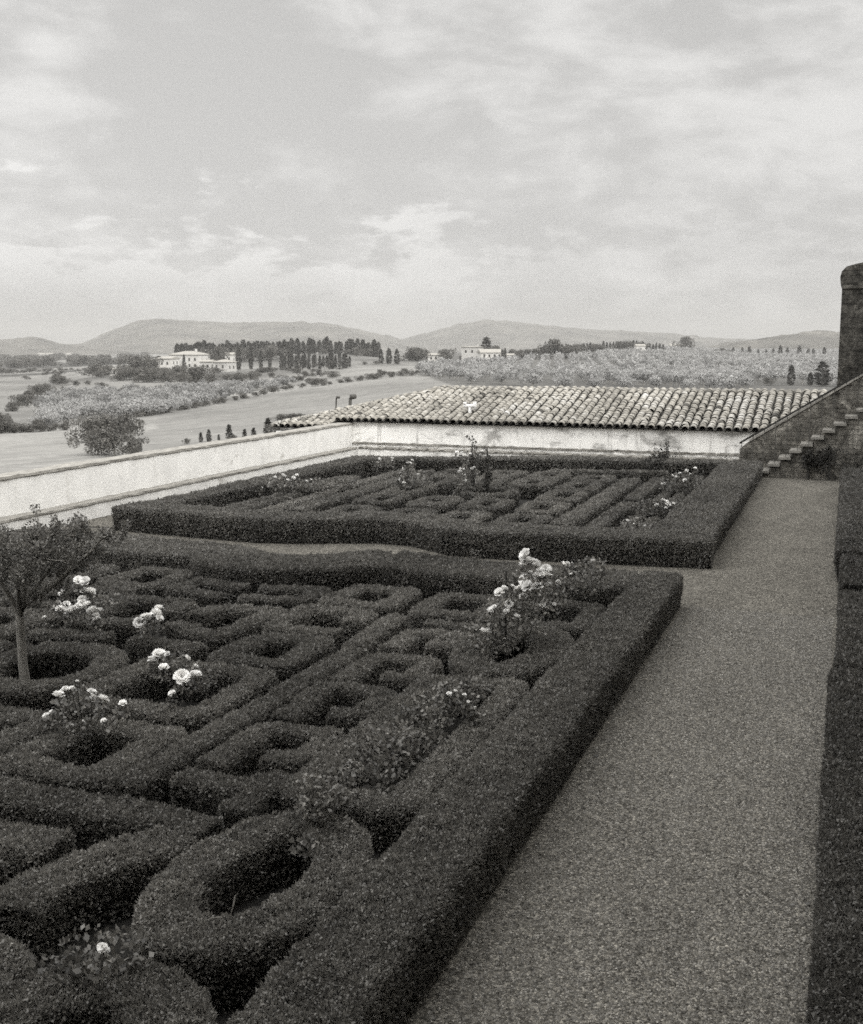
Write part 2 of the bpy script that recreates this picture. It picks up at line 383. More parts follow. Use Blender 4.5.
def rect(x0, y0, x1, y1): return [(x0, y0), (x1, y0), (x1, y1), (x0, y1)]
def ell(cx, cy, rx, ry, a0=0, a1=360, n=20):
    full = a1-a0 >= 360; return [(cx+rx*cos(math.radians(a0+(a1-a0)*i/(n if full else n-1))), cy+ry*sin(math.radians(a0+(a1-a0)*i/(n if full else n-1)))) for i in range(n)]
W = .24
def key(y, top=.78): return [([(-3.7, y), (-3.7, y+top), (-3.2, y+top), (-3.2, y+.28), (-3.44, y+.26)], .23, HP, False, 2)]
RIGHT = [  # the path side of the pattern; the other quarters mirror it
    ('oval box ring round a dark hollow', [(ell(-2.64, 4.7, .35, .65), .32, .36, True, 0)]),
    ('long box loop round a leafy rose pit', [(rect(-3.0, 5.78, -2.32, 8.25), .24, HP, True, 2)]),
    ('fat round box ring with a rose in it', [(ell(-2.66, 9.35, .33, .66), .36, .34, True, 0)]),
    ('small box loop behind the round rose ring', [(rect(-3.0, 10.45, -2.33, 11.35), .24, HP, True, 2)]),
    ('hooked box meander, first from the circle', key(9.0, .62)),
    ('hooked box meander, second from the circle', key(7.96)),
    ('hooked box meander, third from the circle', key(6.97)),
    ('hooked box meander, fourth from the circle', key(5.98)),
    ('crooked box strip below the hooked meanders', [([(-3.78, 5.78), (-3.3, 5.72), (-3.18, 5.95), (-3.2, 5.4)], .23, HP, False, 2)]),
    ('long straight box strip beside the meanders', [([(-4.02, 5.5), (-3.92, 8.8)], .24, HP, False, 0)]),
    ('short straight box strip in line with the long one', [([(-4.02, 8.95), (-4.08, 10.15)], .24, HP, False, 0)]),
    ('square box ring beside the long strip, farthest from circle', [(rect(-4.92, 5.56, -4.27, 6.4), .27, HP, True, 2)]),
    ('oblong box ring beside the tree ring', [(rect(-5.35, 6.8, -4.3, 7.85), .25, HP, True, 2)]),
    ('square box ring beside the short strip', [(rect(-4.95, 8.22, -4.36, 9.0), .27, HP, True, 2)]),
    ('hooked box strip between square rings', [([(-4.35, 9.35), (-5.05, 9.35), (-5.05, 10.15), (-4.4, 10.15), (-4.4, 9.75)], .24, HP, False, 2)]),
    ('square box ring against the curved bay', [(rect(-5.05, 10.6, -4.42, 11.42), .25, HP, True, 2)]),
    ('square box ring near the back corner', [(rect(-4.0, 10.5, -3.32, 11.35), .25, HP, True, 2)]),
    ('short box cross strip beside the round ring', [([(-3.75, 10.08), (-3.2, 10.08)], .23, HP, False, 0)]),
    ('box cross strip beside the tree ring', [([(-6.02, 8.5), (-5.25, 8.38)], .24, HP, False, 0)]),
    ('box hook beside the middle line', [([(-5.98, 9.1), (-5.35, 8.85), (-5.3, 9.95), (-5.95, 9.95), (-5.98, 9.5)], .24, HP, False, 2)]),
    ('box cross strip in front of the bay', [([(-6.05, 10.5), (-5.35, 10.6), (-5.35, 11.1), (-6.05, 10.95)], .24, HP, False, 2)]),
    ('box ring beside the middle line at the outer end', [(rect(-5.98, 4.75, -5.5, 5.85), .26, HP, True, 2)]),
    ('short box strip near the outer border', [([(-6.02, 4.25), (-5.45, 4.25)], .26, HP, False, 0)]),
    ('long box cross strip at the outer end', [([(-5.3, 5.2), (-3.2, 5.16)], .27, HP, False, 0)]),
    ('curved box arc hugging the oval ring', [([(-3.58, 3.98), (-3.6, 4.25), (-3.53, 4.5), (-3.4, 4.68), (-3.28, 4.82), (-3.26, 4.94)], .28, .36, False, 1)]),
    ('thick angled box block below the round ring', [([(-4.5, 3.9), (-3.75, 3.68), (-3.32, 3.55), (-3.3, 2.8)], .36, .36, False, 1)]),
    ('box ring below the oval with one bloom', [(ell(-2.66, 3.27, .36, .38), .36, .36, True, 0)]),
    ('low box strip below the two cross strips', [([(-5.2, 4.3), (-3.95, 4.26)], .27, HP, False, 0)]),
    ('box strip beyond the outer cross strip', [([(-5.3, 4.72), (-3.85, 4.66)], .3, HP, False, 0)]),
    ('box cross strip beside the square rings', [([(-6.0, 6.35), (-5.25, 6.35), (-5.2, 5.5)], .26, HP, False, 2)]),
]
FARP = [
    ('wide straight box strip, second from the border loops', [([(-3.94, 16.35), (-3.97, 22.5)], .44, HP, False, 0)]),
    ('straight box strip nearest the border loops, front half', [([(-3.45, 16.3), (-3.45, 19.15)], .36, HP, False, 0)]),
    ('straight box strip nearest the border loops, back half', [([(-3.45, 19.45), (-3.47, 22.7)], .36, HP, False, 0)]),
    ('long box loop next to the front border', [(rect(-3.0, 16.25, -2.72, 18.3), .26, HP, True, 2)]),
    ('long box loop in the middle of the border side', [(rect(-3.0, 18.6, -2.72, 20.9), .26, HP, True, 2)]),
    ('long box loop next to the back border', [(rect(-3.0, 21.2, -2.72, 23.3), .26, HP, True, 2)])] + [
    (f'square box ring of the outer column, {n} from the front', [(rect(-4.95, y, -4.42, y+.95), .31, HP, True, 2)]) for n, y in (('first', 16.4), ('second', 17.75), ('third', 19.1), ('fourth', 20.45), ('last', 21.8))] + [
    (f'square box ring of the inner column, {n} from the front', [(rect(-5.95, y, -5.42, y+.95), .31, HP, True, 2)]) for n, y in (('first', 16.4), ('second', 17.75), ('third', 20.75), ('last', 22.05))] + [
    ('short box strip along the back border', [([(-5.9, 23.45), (-3.5, 24.0)], .32, HP, False, 0)])]
MID = [('round box ring round the tree foot', [(ell(-6.15, 7.45, .5, .55), .3, HP, True, 0)])]
def xf(strokes, mx, my):
    out = []
    for pts, w, h, c, s in strokes:
        ym = sum(y for x, y in pts)/len(pts); hh = h-.015-(.085 if ym > 10 else .05 if ym > 8.2 else .03)-(.02 if my else 0)
        out.append(([((-12.3-x) if mx else x, (27.15-y) if my else y) for x, y in pts], w*(.86 if my else 1.12 if ym > 5.5 else 1.24 if not c else 1.06), hh, c, s))
    return out
def seen(strokes):
    for pts, w, h, c, s in strokes:
        for x, y in pts:
            u, v = proj(x, y, .3)
            if -25 < u < 890 and v < 1060: return True
    return False
for my, bed in ((0, 'near'), (1, 'far')):
    for mx, side in ((0, 'path'), (1, 'white wall')):
        for sh, st in (FARP if my else RIGHT):
            t = xf([([(x, 27.15-y) for x, y in p_], *r_) for p_, *r_ in st] if my else st, mx, my)
            if my and any(y > 22.85+(x+10)*.25 for p in t for x, y in p[0]): continue
            if seen(t): decl(f'{sh}, {bed} bed, {side} side', t, group=f'clipped box pattern of the {bed} bed')
    for sh, st in MID:
        t = xf(st, 0, my)
        if my: sh = 'round box ring round two slim shrubs'
        decl(f'{sh} in the middle of the {bed} bed', t, group=f'clipped box pattern of the {bed} bed')
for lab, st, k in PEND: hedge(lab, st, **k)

# ------------------------------------------------------------------ ground of the garden
def sheet(name, pts, z, mat, kind='structure'):
    me = bpy.data.meshes.new(name); me.from_pydata([(x, y, z) for x, y in pts], [], [tuple(range(len(pts)))]); me.update()
    return tag(link(name, me, mat), kind=kind)
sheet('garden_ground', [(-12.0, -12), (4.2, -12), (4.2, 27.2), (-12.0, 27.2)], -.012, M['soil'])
gp = MB()
gp.box(-1.62, -10, -.3, .02, 26.6, 0)
g2 = [(-1.6, 12.25), (-1.6, 14.9)]+[(-12.0, 14.95), (-12.0, 12.2)]
path = sheet('gravel_path', [(-1.68, -10), (.06, -10), (.06, 26.6), (-1.68, 26.6), (-1.68, 15.0), (-4.9, 14.75), (-5.6, 15.2), (-6.5, 15.3), (-7.4, 14.9), (-12.0, 14.95), (-12.0, 12.2), (-7.2, 12.2), (-6.7, 11.8), (-6.0, 11.8), (-5.4, 12.4), (-1.68, 12.25)], 0., M['gravel'])
sheet('wall_path', [(-12.0, -10), (-10.9, -10), (-10.9, 12.1), (-12.0, 12.1)], -.004, M['gravel'])
sheet('back_path', [(-12.0, 15.05), (-10.9, 15.05), (-10.7, 23.9), (-1.75, 25.9), (-1.75, 26.9), (-12.0, 26.9)], -.004, M['gravel'])

# pebbles lying loose on the near path
n = 60000
yy = 3.6+9.*rng.random(n)**1.6; xx = rng.uniform(-1.6, -.02, n)
rr = rng.uniform(.003, .0075, n)*(1+.06*(yy-4)); V = []
dirs = np.array([[1, 0, 0], [-.5, .87, 0], [-.5, -.87, 0], [0, 0, .8]])
rot = rng.random(n)*2*pi
dx = dirs[None, :, 0]*np.cos(rot)[:, None]-dirs[None, :, 1]*np.sin(rot)[:, None]; dy = dirs[None, :, 0]*np.sin(rot)[:, None]+dirs[None, :, 1]*np.cos(rot)[:, None]
pv = np.stack([xx[:, None]+dx*rr[:, None]*rng.uniform(.8, 1.4, (n, 4)), yy[:, None]+dy*rr[:, None]*rng.uniform(.8, 1.4, (n, 4)), np.broadcast_to(dirs[None, :, 2], (n, 4))*rr[:, None]+.001], -1).reshape(-1, 3)
i4 = np.arange(n)[:, None]*4
pq = np.concatenate([i4+[0, 1, 3], i4+[1, 2, 3], i4+[2, 0, 3]]).reshape(-1, 3)
M['pebble'] = leaf_mat('loose gravel stones', .125, 0., .2, .9)
tone = np.tile(np.clip(rng.lognormal(-.1, .45, n), .3, 2.6), 3)
tag(link('loose_gravel', npmesh('loose gravel', pv, pq, tone), M['pebble']), 'small loose pale and dark stones strewn over the gravel path', 'gravel', kind='stuff')

# dry leaves and clippings along the hedge feet
n = 420; side = rng.random(n); yy = rng.uniform(3.6, 25, n); xx = np.where(side < .5, -1.6+np.abs(rng.normal(0, .14, n)), np.where(side < .8, -.03-np.abs(rng.normal(0, .12, n)), rng.uniform(-1.6, 0, n)))
lv, lq = leaf_arrays(np.stack([xx, yy, np.full(n, .012)], 1), np.tile([0., 0., .2], (n, 1)), rng.uniform(.018, .04, n), .6, 1.2, -.1, .2); lv[:, 2] = np.clip(lv[:, 2], .006, .03)
tag(link('fallen_leaves', npmesh('fallen leaves', lv, lq, np.clip(rng.lognormal(.3, .5, n), .4, 3)), M['roseleaf']), 'dry leaves and clippings lying along the hedge feet on the path', 'fallen leaves', kind='stuff')

# ------------------------------------------------------------------ garden walls
lw = empty('garden_wall', (-12.1, 10, 0)); tag(lw, 'long low whitewashed garden wall with a ledge along the left of both beds', 'garden wall')
def part(mb, name, mat, parent, smooth=False):
    o = mb.build(name, mat, parent, smooth); L = parent.location
    o.data.transform(__import__('mathutils').Matrix.Translation((-L[0], -L[1], -L[2]))); return o
def rough_strip(x0, y0, x1, y1, z0, z1, n, axis, amp=.012):
    """a box whose long edges wander a little, as old masonry does"""
    mb = MB(); V = []; Fs = []
    for i in range(n+1):
        t = i/n; a = np.array([[0, t, z0], [0, t, z1], [0, t, z1], [0, t, z0]], float); r = rng.normal(0, amp, (4, 2))
        for k, s in enumerate((0, 0, 1, 1)):
            if axis == 'y': p = ((x1 if s else x0)+r[k, 0], y0+(y1-y0)*t, a[k, 2]+(r[k, 1] if a[k, 2] > z0 else 0))
            else: p = (x0+(x1-x0)*t, (y1 if s else y0)+r[k, 0], a[k, 2]+(r[k, 1] if a[k, 2] > z0 else 0))
            V.append(p)
    for i in range(n):
        for k in range(4): Fs.append((i*4+k, i*4+(k+1) % 4, (i+1)*4+(k+1) % 4, (i+1)*4+k))
    Fs += [(0, 1, 2, 3), (4*n+3, 4*n+2, 4*n+1, 4*n)]
    return mb.add(V, Fs)
part(rough_strip(-12.42, -6, -12.1, 27.0, -4, .855, 120, 'y', .006), 'wall_face', M['stucco'], lw)
part(rough_strip(-12.46, -6, -12.07, 26.99, .857, .9, 160, 'y', .005), 'coping', M['ledge'], lw)
part(rough_strip(-12.098, -6, -11.86, 26.72, -.1, .25, 120, 'y', .005), 'plinth', M['stucco'], lw)
part(rough_strip(-12.097, -6, -11.83, 26.7, .253, .285, 160, 'y', .005), 'ledge', M['ledge'], lw)
bw = empty('roofed_building', (-6, 27.1, 0)); tag(bw, 'low outbuilding with peeling pale wall and a broad clay tiled roof', 'outbuilding')
part(rough_strip(-12.1, 27.0, 3.6, 27.4, -4, .915, 120, 'x', .006), 'wall_face', M['stuccofar'], bw)
part(rough_strip(-14.0, 26.35, -12.46, 27.415, -4, .68, 10, 'x', .002), 'side_body', M['stuccofar'], bw)
part(rough_strip(-13.45, 27.42, 3.6, 33.0, -4, .8, 10, 'x', .002), 'house_body', M['stuccofar'], bw)
part(rough_strip(-11.85, 26.74, -1.9, 26.998, -.1, .25, 100, 'x', .005), 'plinth', M['stuccofar'], bw)
part(rough_strip(-11.82, 26.71, -1.9, 26.997, .253, .29, 120, 'x', .01), 'ledge', M['ledge'], bw)
part(rough_strip(-12.1, 26.965, -1.9, 26.998, .36, .4, 90, 'x', .008), 'moulding', M['ledge'], bw)
part(rough_strip(-12.1, 26.93, 3.6, 27.2, .918, .94, 20, 'x', .004), 'eave_board', M['darkwood'], bw)

# tiled roof: every cover tile is a short tapered half barrel, rows offset a little by age
def tiled_slope(origin, along, upv, width, length, clip=None, pitch=.198, course=.185):
    al = np.array(along, float); up = np.array(upv, float); nrm = np.cross(al, up); o = np.array(origin, float)
    ncol = int(width/pitch); nrow = int(length/course)+1; V = []; Q = []; T = []
    A = np.linspace(0, pi, 6)
    for c in range(ncol+1):
        jx = rng.normal(0, .008)
        for r in range(nrow):
            s0 = r*course; s1 = min(s0+course*1.25, length+.05)
            cx = (c+.5)*pitch+jx+rng.normal(0, .007)
            if clip and not clip(cx, s0+course*.5): continue
            lift = rng.normal(0, .005)+.02*vnoise(np.array([[cx, s0, 0.]]), .6)[0]; skew = rng.normal(0, .009)+(rng.random() < .03)*rng.normal(0, .04); tn = np.clip(rng.normal(.47, .1)+.25*vnoise(np.array([[cx, s0, 3.]]), .9)[0]+(rng.random() < .04)*rng.uniform(-.5, .35), 0, 1)
            for kind in (0, 1):
                if kind == 0: ra, rb, h0, h1, xo = .08, .075, .034, .025, 0.          # cover tile, wide low end over the one below
                else: ra, rb, h0, h1, xo = .055, .065, .0, -.012, pitch/2               # channel tile between rows
                b = len(V)
                for (s, rad, hh, sk) in ((s0, ra, h0, 0), (s1, rb, h1, skew)):
                    for a in A:
                        x = cx+xo+sk+rad*cos(a); z = hh+lift+(.8*rad*sin(a) if kind == 0 else -rad*sin(a)*.6+.035)
                        V.append(o+al*x+up*s+nrm*z)
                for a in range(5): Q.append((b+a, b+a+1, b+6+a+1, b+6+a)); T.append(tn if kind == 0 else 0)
                if kind == 0 and r == 0:  # lower mouth thickness
                    b2 = len(V)
                    for a in A: V.append(o+al*(cx+.072*cos(a)*1.05)+up*(s0+.004)+nrm*(h0+lift+.06*sin(a)))
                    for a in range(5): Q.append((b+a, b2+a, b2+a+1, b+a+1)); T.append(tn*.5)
    return np.array(V), np.array(Q), np.array(T)
SL = math.atan2(.75, 3.15); UPV = (0, cos(SL), sin(SL)); RL = 3.28; EV = (-13.55, 26.88, .945)
hipx = lambda s: s*.0
w0 = 20.5
def clipf(x, s): return x > s*.885-.05
parts = [tiled_slope(EV, (1, 0, 0), UPV, w0, RL, clipf)]
XL = .62; DX = XL*.885
parts.append(tiled_slope((EV[0]-DX, EV[1]-XL*UPV[1], EV[2]-XL*UPV[2]), (1, 0, 0), UPV, 3., XL, lambda x, s: x > s*.885-.05 and x+EV[0]-DX < -12.56))
SH = math.atan(sin(SL)/.885); hd = np.array([cos(SH), 0, sin(SH)])
YF0 = EV[1]-XL*UPV[1]
parts.append(tiled_slope((EV[0]-DX, 33.3, EV[2]-XL*UPV[2]), (0, -1, 0), tuple(hd), 33.3-YF0, 4.6, lambda x, s: x < 33.3-YF0-s*cos(SH)*UPV[1]/.885+.05 and s*cos(SH) < RL*.885+DX-.1 and x > s*cos(SH)*.92))
v, q, t = join(parts); L = np.array(bw.location)
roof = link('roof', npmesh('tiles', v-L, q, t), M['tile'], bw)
# roof deck below the tiles
z1 = .9+RL*sin(SL); y1 = EV[1]+RL*cos(SL); xr = EV[0]+RL*.885
zl_ = EV[2]-XL*UPV[2]-.03; xl_ = EV[0]-DX
dk = MB(); dk.add([(-12.5, 26.9, .925), (5.6, 26.9, .925), (5.6, y1, z1-.02), (xr, y1, z1-.02), (EV[0], 26.9, .925)], [(0, 1, 2, 3, 4)])
dk.add([(xl_, YF0, zl_), (-12.5, YF0, zl_), (-12.5, 26.9, .925), (EV[0], 26.9, .925), (xr, y1, z1-.02), (xl_, 33.3, zl_), (5.6, 33.3, .925), (5.6, y1, z1-.02)], [(0, 1, 2, 3), (0, 3, 4, 5), (5, 4, 7, 6)])
part(dk, 'roof_deck', M['boxcore'], bw)
def ridge(p0, p1, r=.1):
    p0 = np.array(p0); p1 = np.array(p1); n = int(np.linalg.norm(p1-p0)/.36); mb = MB()
    for i in range(n):
        a = p0+(p1-p0)*i/n; b = p0+(p1-p0)*(i+1.1)/n; k = rng.normal(0, .008, 3)
        mb.tube([a+k, b+k+(0, 0, -.015)], [r*.95, r*.8], 9)
    return mb
part(ridge((5.6, y1, z1+.04), (xr, y1, z1+.03)), 'ridge_tiles', M['slab'], bw)
part(ridge((xr, y1, z1+.03), (EV[0]-DX+.03, EV[1]-XL*UPV[1]+.04, EV[2]-XL*UPV[2]+.04), .07), 'hip_tiles', M['slab'], bw)
# flues and pipes standing on the roof
for (u, vb, vt, kind, lab) in ((336, 413, 397, 0, 'thin dark metal flue with a small bent cowl, left of two'), (350, 413, 397, 1, 'thicker dark metal flue with a cowl leaning right')):
    y = 28.6; b = at_y(u, vb+6, y); tpp = at_y(u, vt, y)
    f = empty('roof_flue', b); tag(f, lab, 'flue')
    mb = MB(); r = .022 if kind == 0 else .045
    mb.tube([b, (b+tpp)/2+(.0, 0, 0), tpp+(.01, 0, -.03), tpp+(.05, 0, 0)], [r, r, r, r], 8); part(mb, 'pipe', M['pipe'], f, True)
    mb = MB(); e = tpp+np.array([.05, 0, 0]); mb.tube([e+(-.03, 0, .0), e+(.06 if kind == 0 else .12, 0, .02 if kind else -.015)], [r*1.7, r*1.5], 8); part(mb, 'cowl', M['pipe'], f, True)
b = at_y(470, 419, 27.6); f = empty('vent_pipe', b); tag(f, 'white painted vent pipe with a T shaped top on the tiled roof', 'vent pipe')
t0 = at_y(470, 406, 27.6); mb = MB(); mb.tube([b-(0, 0, .1), t0], [.045, .045], 10); part(mb, 'pipe', M['whitepipe'], f, True)
mb = MB(); mb.tube([t0+(-.16, 0, 0), t0+(.16, 0, 0)], [.05, .05], 10); part(mb, 'crossbar', M['whitepipe'], f, True)
mb = MB(); mb.tube([t0+(-.13, 0, .03), t0+(-.13, 0, .1)], [.045, .045], 10); mb.tube([t0+(.13, 0, -.1), t0+(.13, 0, .11)], [.04, .045], 10); part(mb, 'outlet', M['whitepipe'], f, True)

# ------------------------------------------------------------------ stone stair, railing, tall pillar
st = empty('stone_stairs', (0, 26.4, 0)); tag(st, 'old stone stairs climbing right at the end of the gravel path', 'stairs')
YN, YF = 25.8, 26.5
mb = MB(); NS = 22
for i in range(NS):
    x0 = -1.78+.222*i; zt = .16+.1545*i
    mb.box(x0+.03, YN+.04, -.1, x0+.222+.03-.004, YF-.003, zt-.058)
part(mb, 'stair_body', M['darkstone'], st)
for i in range(NS):
    x0 = -1.80+.222*i; zt = .16+.1545*i; j = rng.normal(0, .006, 4)
    mb = MB(); n = 9; prof = [(x0, zt-.055), (x0+.252, zt-.055+j[0]*.3), (x0+.258, zt-.02), (x0+.24, zt+j[1]*.5), (x0+.01, zt+j[2]*.5), (x0-.012, zt-.022)]
    mb.prism_y(prof, YN-.03+j[3], YF-.006); part(mb, 'tread', M['slab'], st)
pw = MB(); zl = lambda x: .67+(x+2.26)*.635
pw.prism_y([(-2.25, -.1), (3.6, -.1), (3.6, zl(3.6)), (-2.0, zl(-2.0)-.05), (-2.25, zl(-2.25)-.12)], YF, YF+.18); part(pw, 'parapet', M['darkstone'], st)
pc = MB(); pc.prism_y([(-2.05, zl(-2.05)-.08), (3.6, zl(3.6)+.003), (3.6, zl(3.6)+.05), (-2.05, zl(-2.05)-.02)], YF-.03, YF+.22); part(pc, 'coping', M['ledge'], st)
rl = empty('stair_railing', (0, YN, 0)); tag(rl, 'thin dark iron railing with slim bars rising along the stairs', 'railing')
zr = lambda x: .77+(x+2.18)*.635
mb = MB(); mb.prism_y([(-2.2, zr(-2.2)-.035), (3.5, zr(3.5)-.02), (3.5, zr(3.5)+.02), (-2.2, zr(-2.2)+.015)], YN+.02, YN+.07); part(mb, 'handrail', M['iron'], rl)
for x in np.arange(-2.15, 3.3, .235):
    zb = max(.0, .16+.1545*math.floor((x+1.8)/.222)) if x > -1.8 else 0
    mb = MB(); mb.tube([(x, YN+.045, zb), (x, YN+.045, zr(x)-.02)], .007, 6); part(mb, 'baluster', M['pipe'], rl)
pl = empty('masonry_pillar', (.6, 27.5, 0)); tag(pl, 'tall dark weathered masonry pillar with a rounded cap behind the stairs', 'pillar')
part(rough_strip(-.24, 27.2, 1.6, 28.4, -4, 4.14, 1, 'x', 0), 'shaft', M['pillar'], pl)
cp = MB(); prof = [(-.235, 4.142), (-.275, 4.25), (-.29, 4.4), (-.26, 4.52), (-.17, 4.62), (.0, 4.67), (.25, 4.72), (1.7, 4.98), (1.7, 4.142)]
cp.prism_y(prof, 27.17, 28.45); part(cp, 'cap', M['pillar'], pl)

# unseen villa, placed and sized so its shade covers the garden: a plain plastered front with shuttered windows, right of the photograph
vl = empty('villa', (3.4, 5, 0)); tag(vl, 'unseen tall plastered villa front right of the gravel path, sized to shade the garden', 'villa')
VX, VY0, VY1, VH = 3.4, -20, 20.6, 11.2
mb = MB(); mb.box(VX, VY0, -.5, 12, VY1, VH); part(mb, 'wall_face', M['villa'], vl)
mb = MB(); mb.box(-12.05, -5.5, -.5, VX-.004, -1.5, 9.); part(mb, 'shade_wing', M['villa'], vl)  # wing added behind the camera to darken the near path and beds
mb = MB(); mb.add([(VX-.5, VY0-.5, VH+.003), (12.5, VY0-.5, VH+.003), (12.5, VY1+.2, VH+.003), (VX-.5, VY1+.2, VH+.003), (VX-.5, VY0-.5, VH+.15), (12.5, VY0-.5, VH+.15), (12.5, VY1+.2, VH+.15), (VX-.5, VY1+.2, VH+.15), (7.9, VY0+4, VH+1.6), (7.9, VY1-4, VH+1.6)],
    [(0, 3, 2, 1), (0, 1, 5, 4), (1, 2, 6, 5), (2, 3, 7, 6), (3, 0, 4, 7), (4, 5, 8), (6, 7, 9), (5, 6, 9, 8), (7, 4, 8, 9)]); part(mb, 'roof', M['houseroof'], vl)
for k in range(8):
    for z in (1.1, 4.7):
        y = -13+k*4.3; mb = MB(); mb.box(VX-.03, y, z, VX-.003, y+1.1, z+1.9); w = part(mb, 'window', M['dark'], vl)
        mb = MB(); mb.box(VX-.1, y-.12, z-.12, VX-.004, y+1.22, z-.005); o = part(mb, 'sill', M['slab'], vl); o.parent = w

# ------------------------------------------------------------------ plants of the garden
def leaf_cloud(centres, radii, n, L, up=.3, spread=1.2, tone=1., hollow=.35, wid=.6):
    """leaves spread through a set of ellipsoids"""
    C = np.array(centres, float); R = np.array(radii, float); p = (R.prod(1))**(2/3.); p /= p.sum()
    idx = rng.choice(len(C), n, p=p); d = unit(rng.normal(0, 1, (n, 3))); rr = rng.uniform(hollow, 1, (n, 1))**.5
    P = C[idx]+d*rr*R[idx]; g = vnoise(P, 1.3/np.median(R)); keep = g > -.45; P = P[keep]; d = d[keep]
    Ls = L*rng.uniform(.65, 1.3, len(P)); v, q = leaf_arrays(P, d, Ls, wid, spread, up)
    return v, q, tone*np.clip(rng.lognormal(-.05, .35, len(P))*(1+.4*vnoise(P, .8/np.median(R))), .3, 2.3)
def cloud_mesh(*a, **k): v, q, t = leaf_cloud(*a, **k); return npmesh('leaves', v, q, t)

def small_tree():
    base = np.array([-6.24, 7.3, 0]); r = empty('small_tree', base)
    tag(r, 'small gnarled tree on a straight bare trunk in the near bed', 'tree')
    fork = np.array([-.02, 0, .78]); tr = MB()
    tr.tube([(0, 0, -.05), (.005, 0, .08), (-.015, .0, .3), (-.03, .01, .58), fork], [.055, .044, .038, .036, .034], 10)
    link('trunk', tr.mesh('trunk', True), M['bark'], r)
    limbs = [([(0, 0, 0), (.1, .0, .06), (.22, .02, .14), (.36, .03, .22), (.5, .02, .34), (.68, 0, .46), (.8, 0, .58)], .03),
             ([(0, 0, 0), (.04, .03, .16), (.05, .1, .34), (.09, .12, .42), (.14, .14, .5)], .03),
             ([(0, 0, 0), (-.12, .02, .1), (-.28, .05, .2), (-.42, .04, .38), (-.52, .02, .55)], .032),
             ([(0, 0, 0), (-.06, -.08, .16), (-.1, -.18, .34), (-.14, -.2, .52)], .026),
             ([(0, 0, 0), (.08, -.1, .18), (.2, -.18, .3), (.36, -.2, .44)], .022),
             ([(.22, .02, .14), (.27, .05, .32), (.34, .08, .45), (.4, .1, .56)], .018)]
    tips = []; mb = MB()
    for P, rad in limbs:
        P = [fork+np.array(p)*(1.05, 1, 1.08) for p in P]; P2 = [fork+(0, 0, -.16), fork+(0, 0, -.04)+(P[1]-P[0])*.12]+P[1:]; mb.tube(P2, [.012, .026]+[rad*1.2*(1-.82*i/(len(P2)-1))+.002 for i in range(2, len(P2))], 8); tips.append(P)
    cen = []; rd = []
    for P in tips:
        for p in P[2:]:
            for _ in range(4):
                c = p+rng.normal(0, .09, 3)+(0, 0, .03); cen.append(c); s = rng.uniform(.04, .09); rd.append((s, s, s*.9))
                mb.tube([p, (p+c)/2+(0, 0, -.01), c], [.008, .006, .004], 5)
        for _ in range(4):   # upright twigs above the crown
            c = P[-1]+rng.normal(0, .08, 3)*(1, 1, .2); t = c+np.array([rng.normal(0, .03), rng.normal(0, .03), rng.uniform(.04, .11)])
            mb.tube([P[-1], c, t], [.006, .004, .002], 5)
            for k in range(4): cen.append(c+(t-c)*(k/3)); rd.append((.035, .035, .045))
    for _ in range(44):
        x = rng.uniform(-.75, .6); c = fork+np.array([x, rng.uniform(-.35, .35), rng.uniform(.25+abs(x)*.2, .62)]); cen.append(c); s = rng.uniform(.06, .12); rd.append((s, s, s))
    link('branches', mb.mesh('branches', True), M['bark'], r)
    link('crown', cloud_mesh(cen, rd, 20000, .026, up=.5, hollow=.1), M['treeleaf'], r)
_keep = rng; rng = np.random.default_rng(3); small_tree(); rng = _keep

# rose blooms: cupped petals in three whorls; one mesh in three variants, copied
def bloom_mesh(open_):
    V = []; Q = []; T = []
    for ring, (npet, rad, tilt, sz) in enumerate(((6, .5, .55+.2*open_, .6), (6, .33, .95, .58), (5, .16, 1.3, .6), (4, .02, 1.45, .56))):
        for k in range(npet):
            a = 2*pi*k/npet+ring*.5+rng.normal(0, .12); tl = tilt+rng.normal(0, .1); ca, sa = cos(a), sin(a); b = len(V); m = 4
            for i in range(m):
                s = i/(m-1); rr = rad*.15+sz*s*cos(tl*(1-.35*s))+.05; zz = .1+sz*s*sin(tl)*(1.1-.3*s)-(.12*s*s if ring == 0 else 0)
                wd = sz*(.25+.75*math.sqrt(max(0, 1-(1.35*s-.65)**2)))*.75
                for j in (-1, -.4, .4, 1):
                    zc = zz+.1*abs(j)**2*sz; V.append((ca*rr-sa*wd*j*.6, sa*rr+ca*wd*j*.6, zc))
            for i in range(m-1):
                for j in range(3): Q.append((b+i*4+j, b+i*4+j+1, b+(i+1)*4+j+1, b+(i+1)*4+j)); T.append(1-.06*ring)
    me = npmesh('bloom', np.array(V), np.array(Q), np.array(T), True); me.materials.append(M['petal']); return me
BL = [bloom_mesh(o) for o in (0, .6, 1.2)]
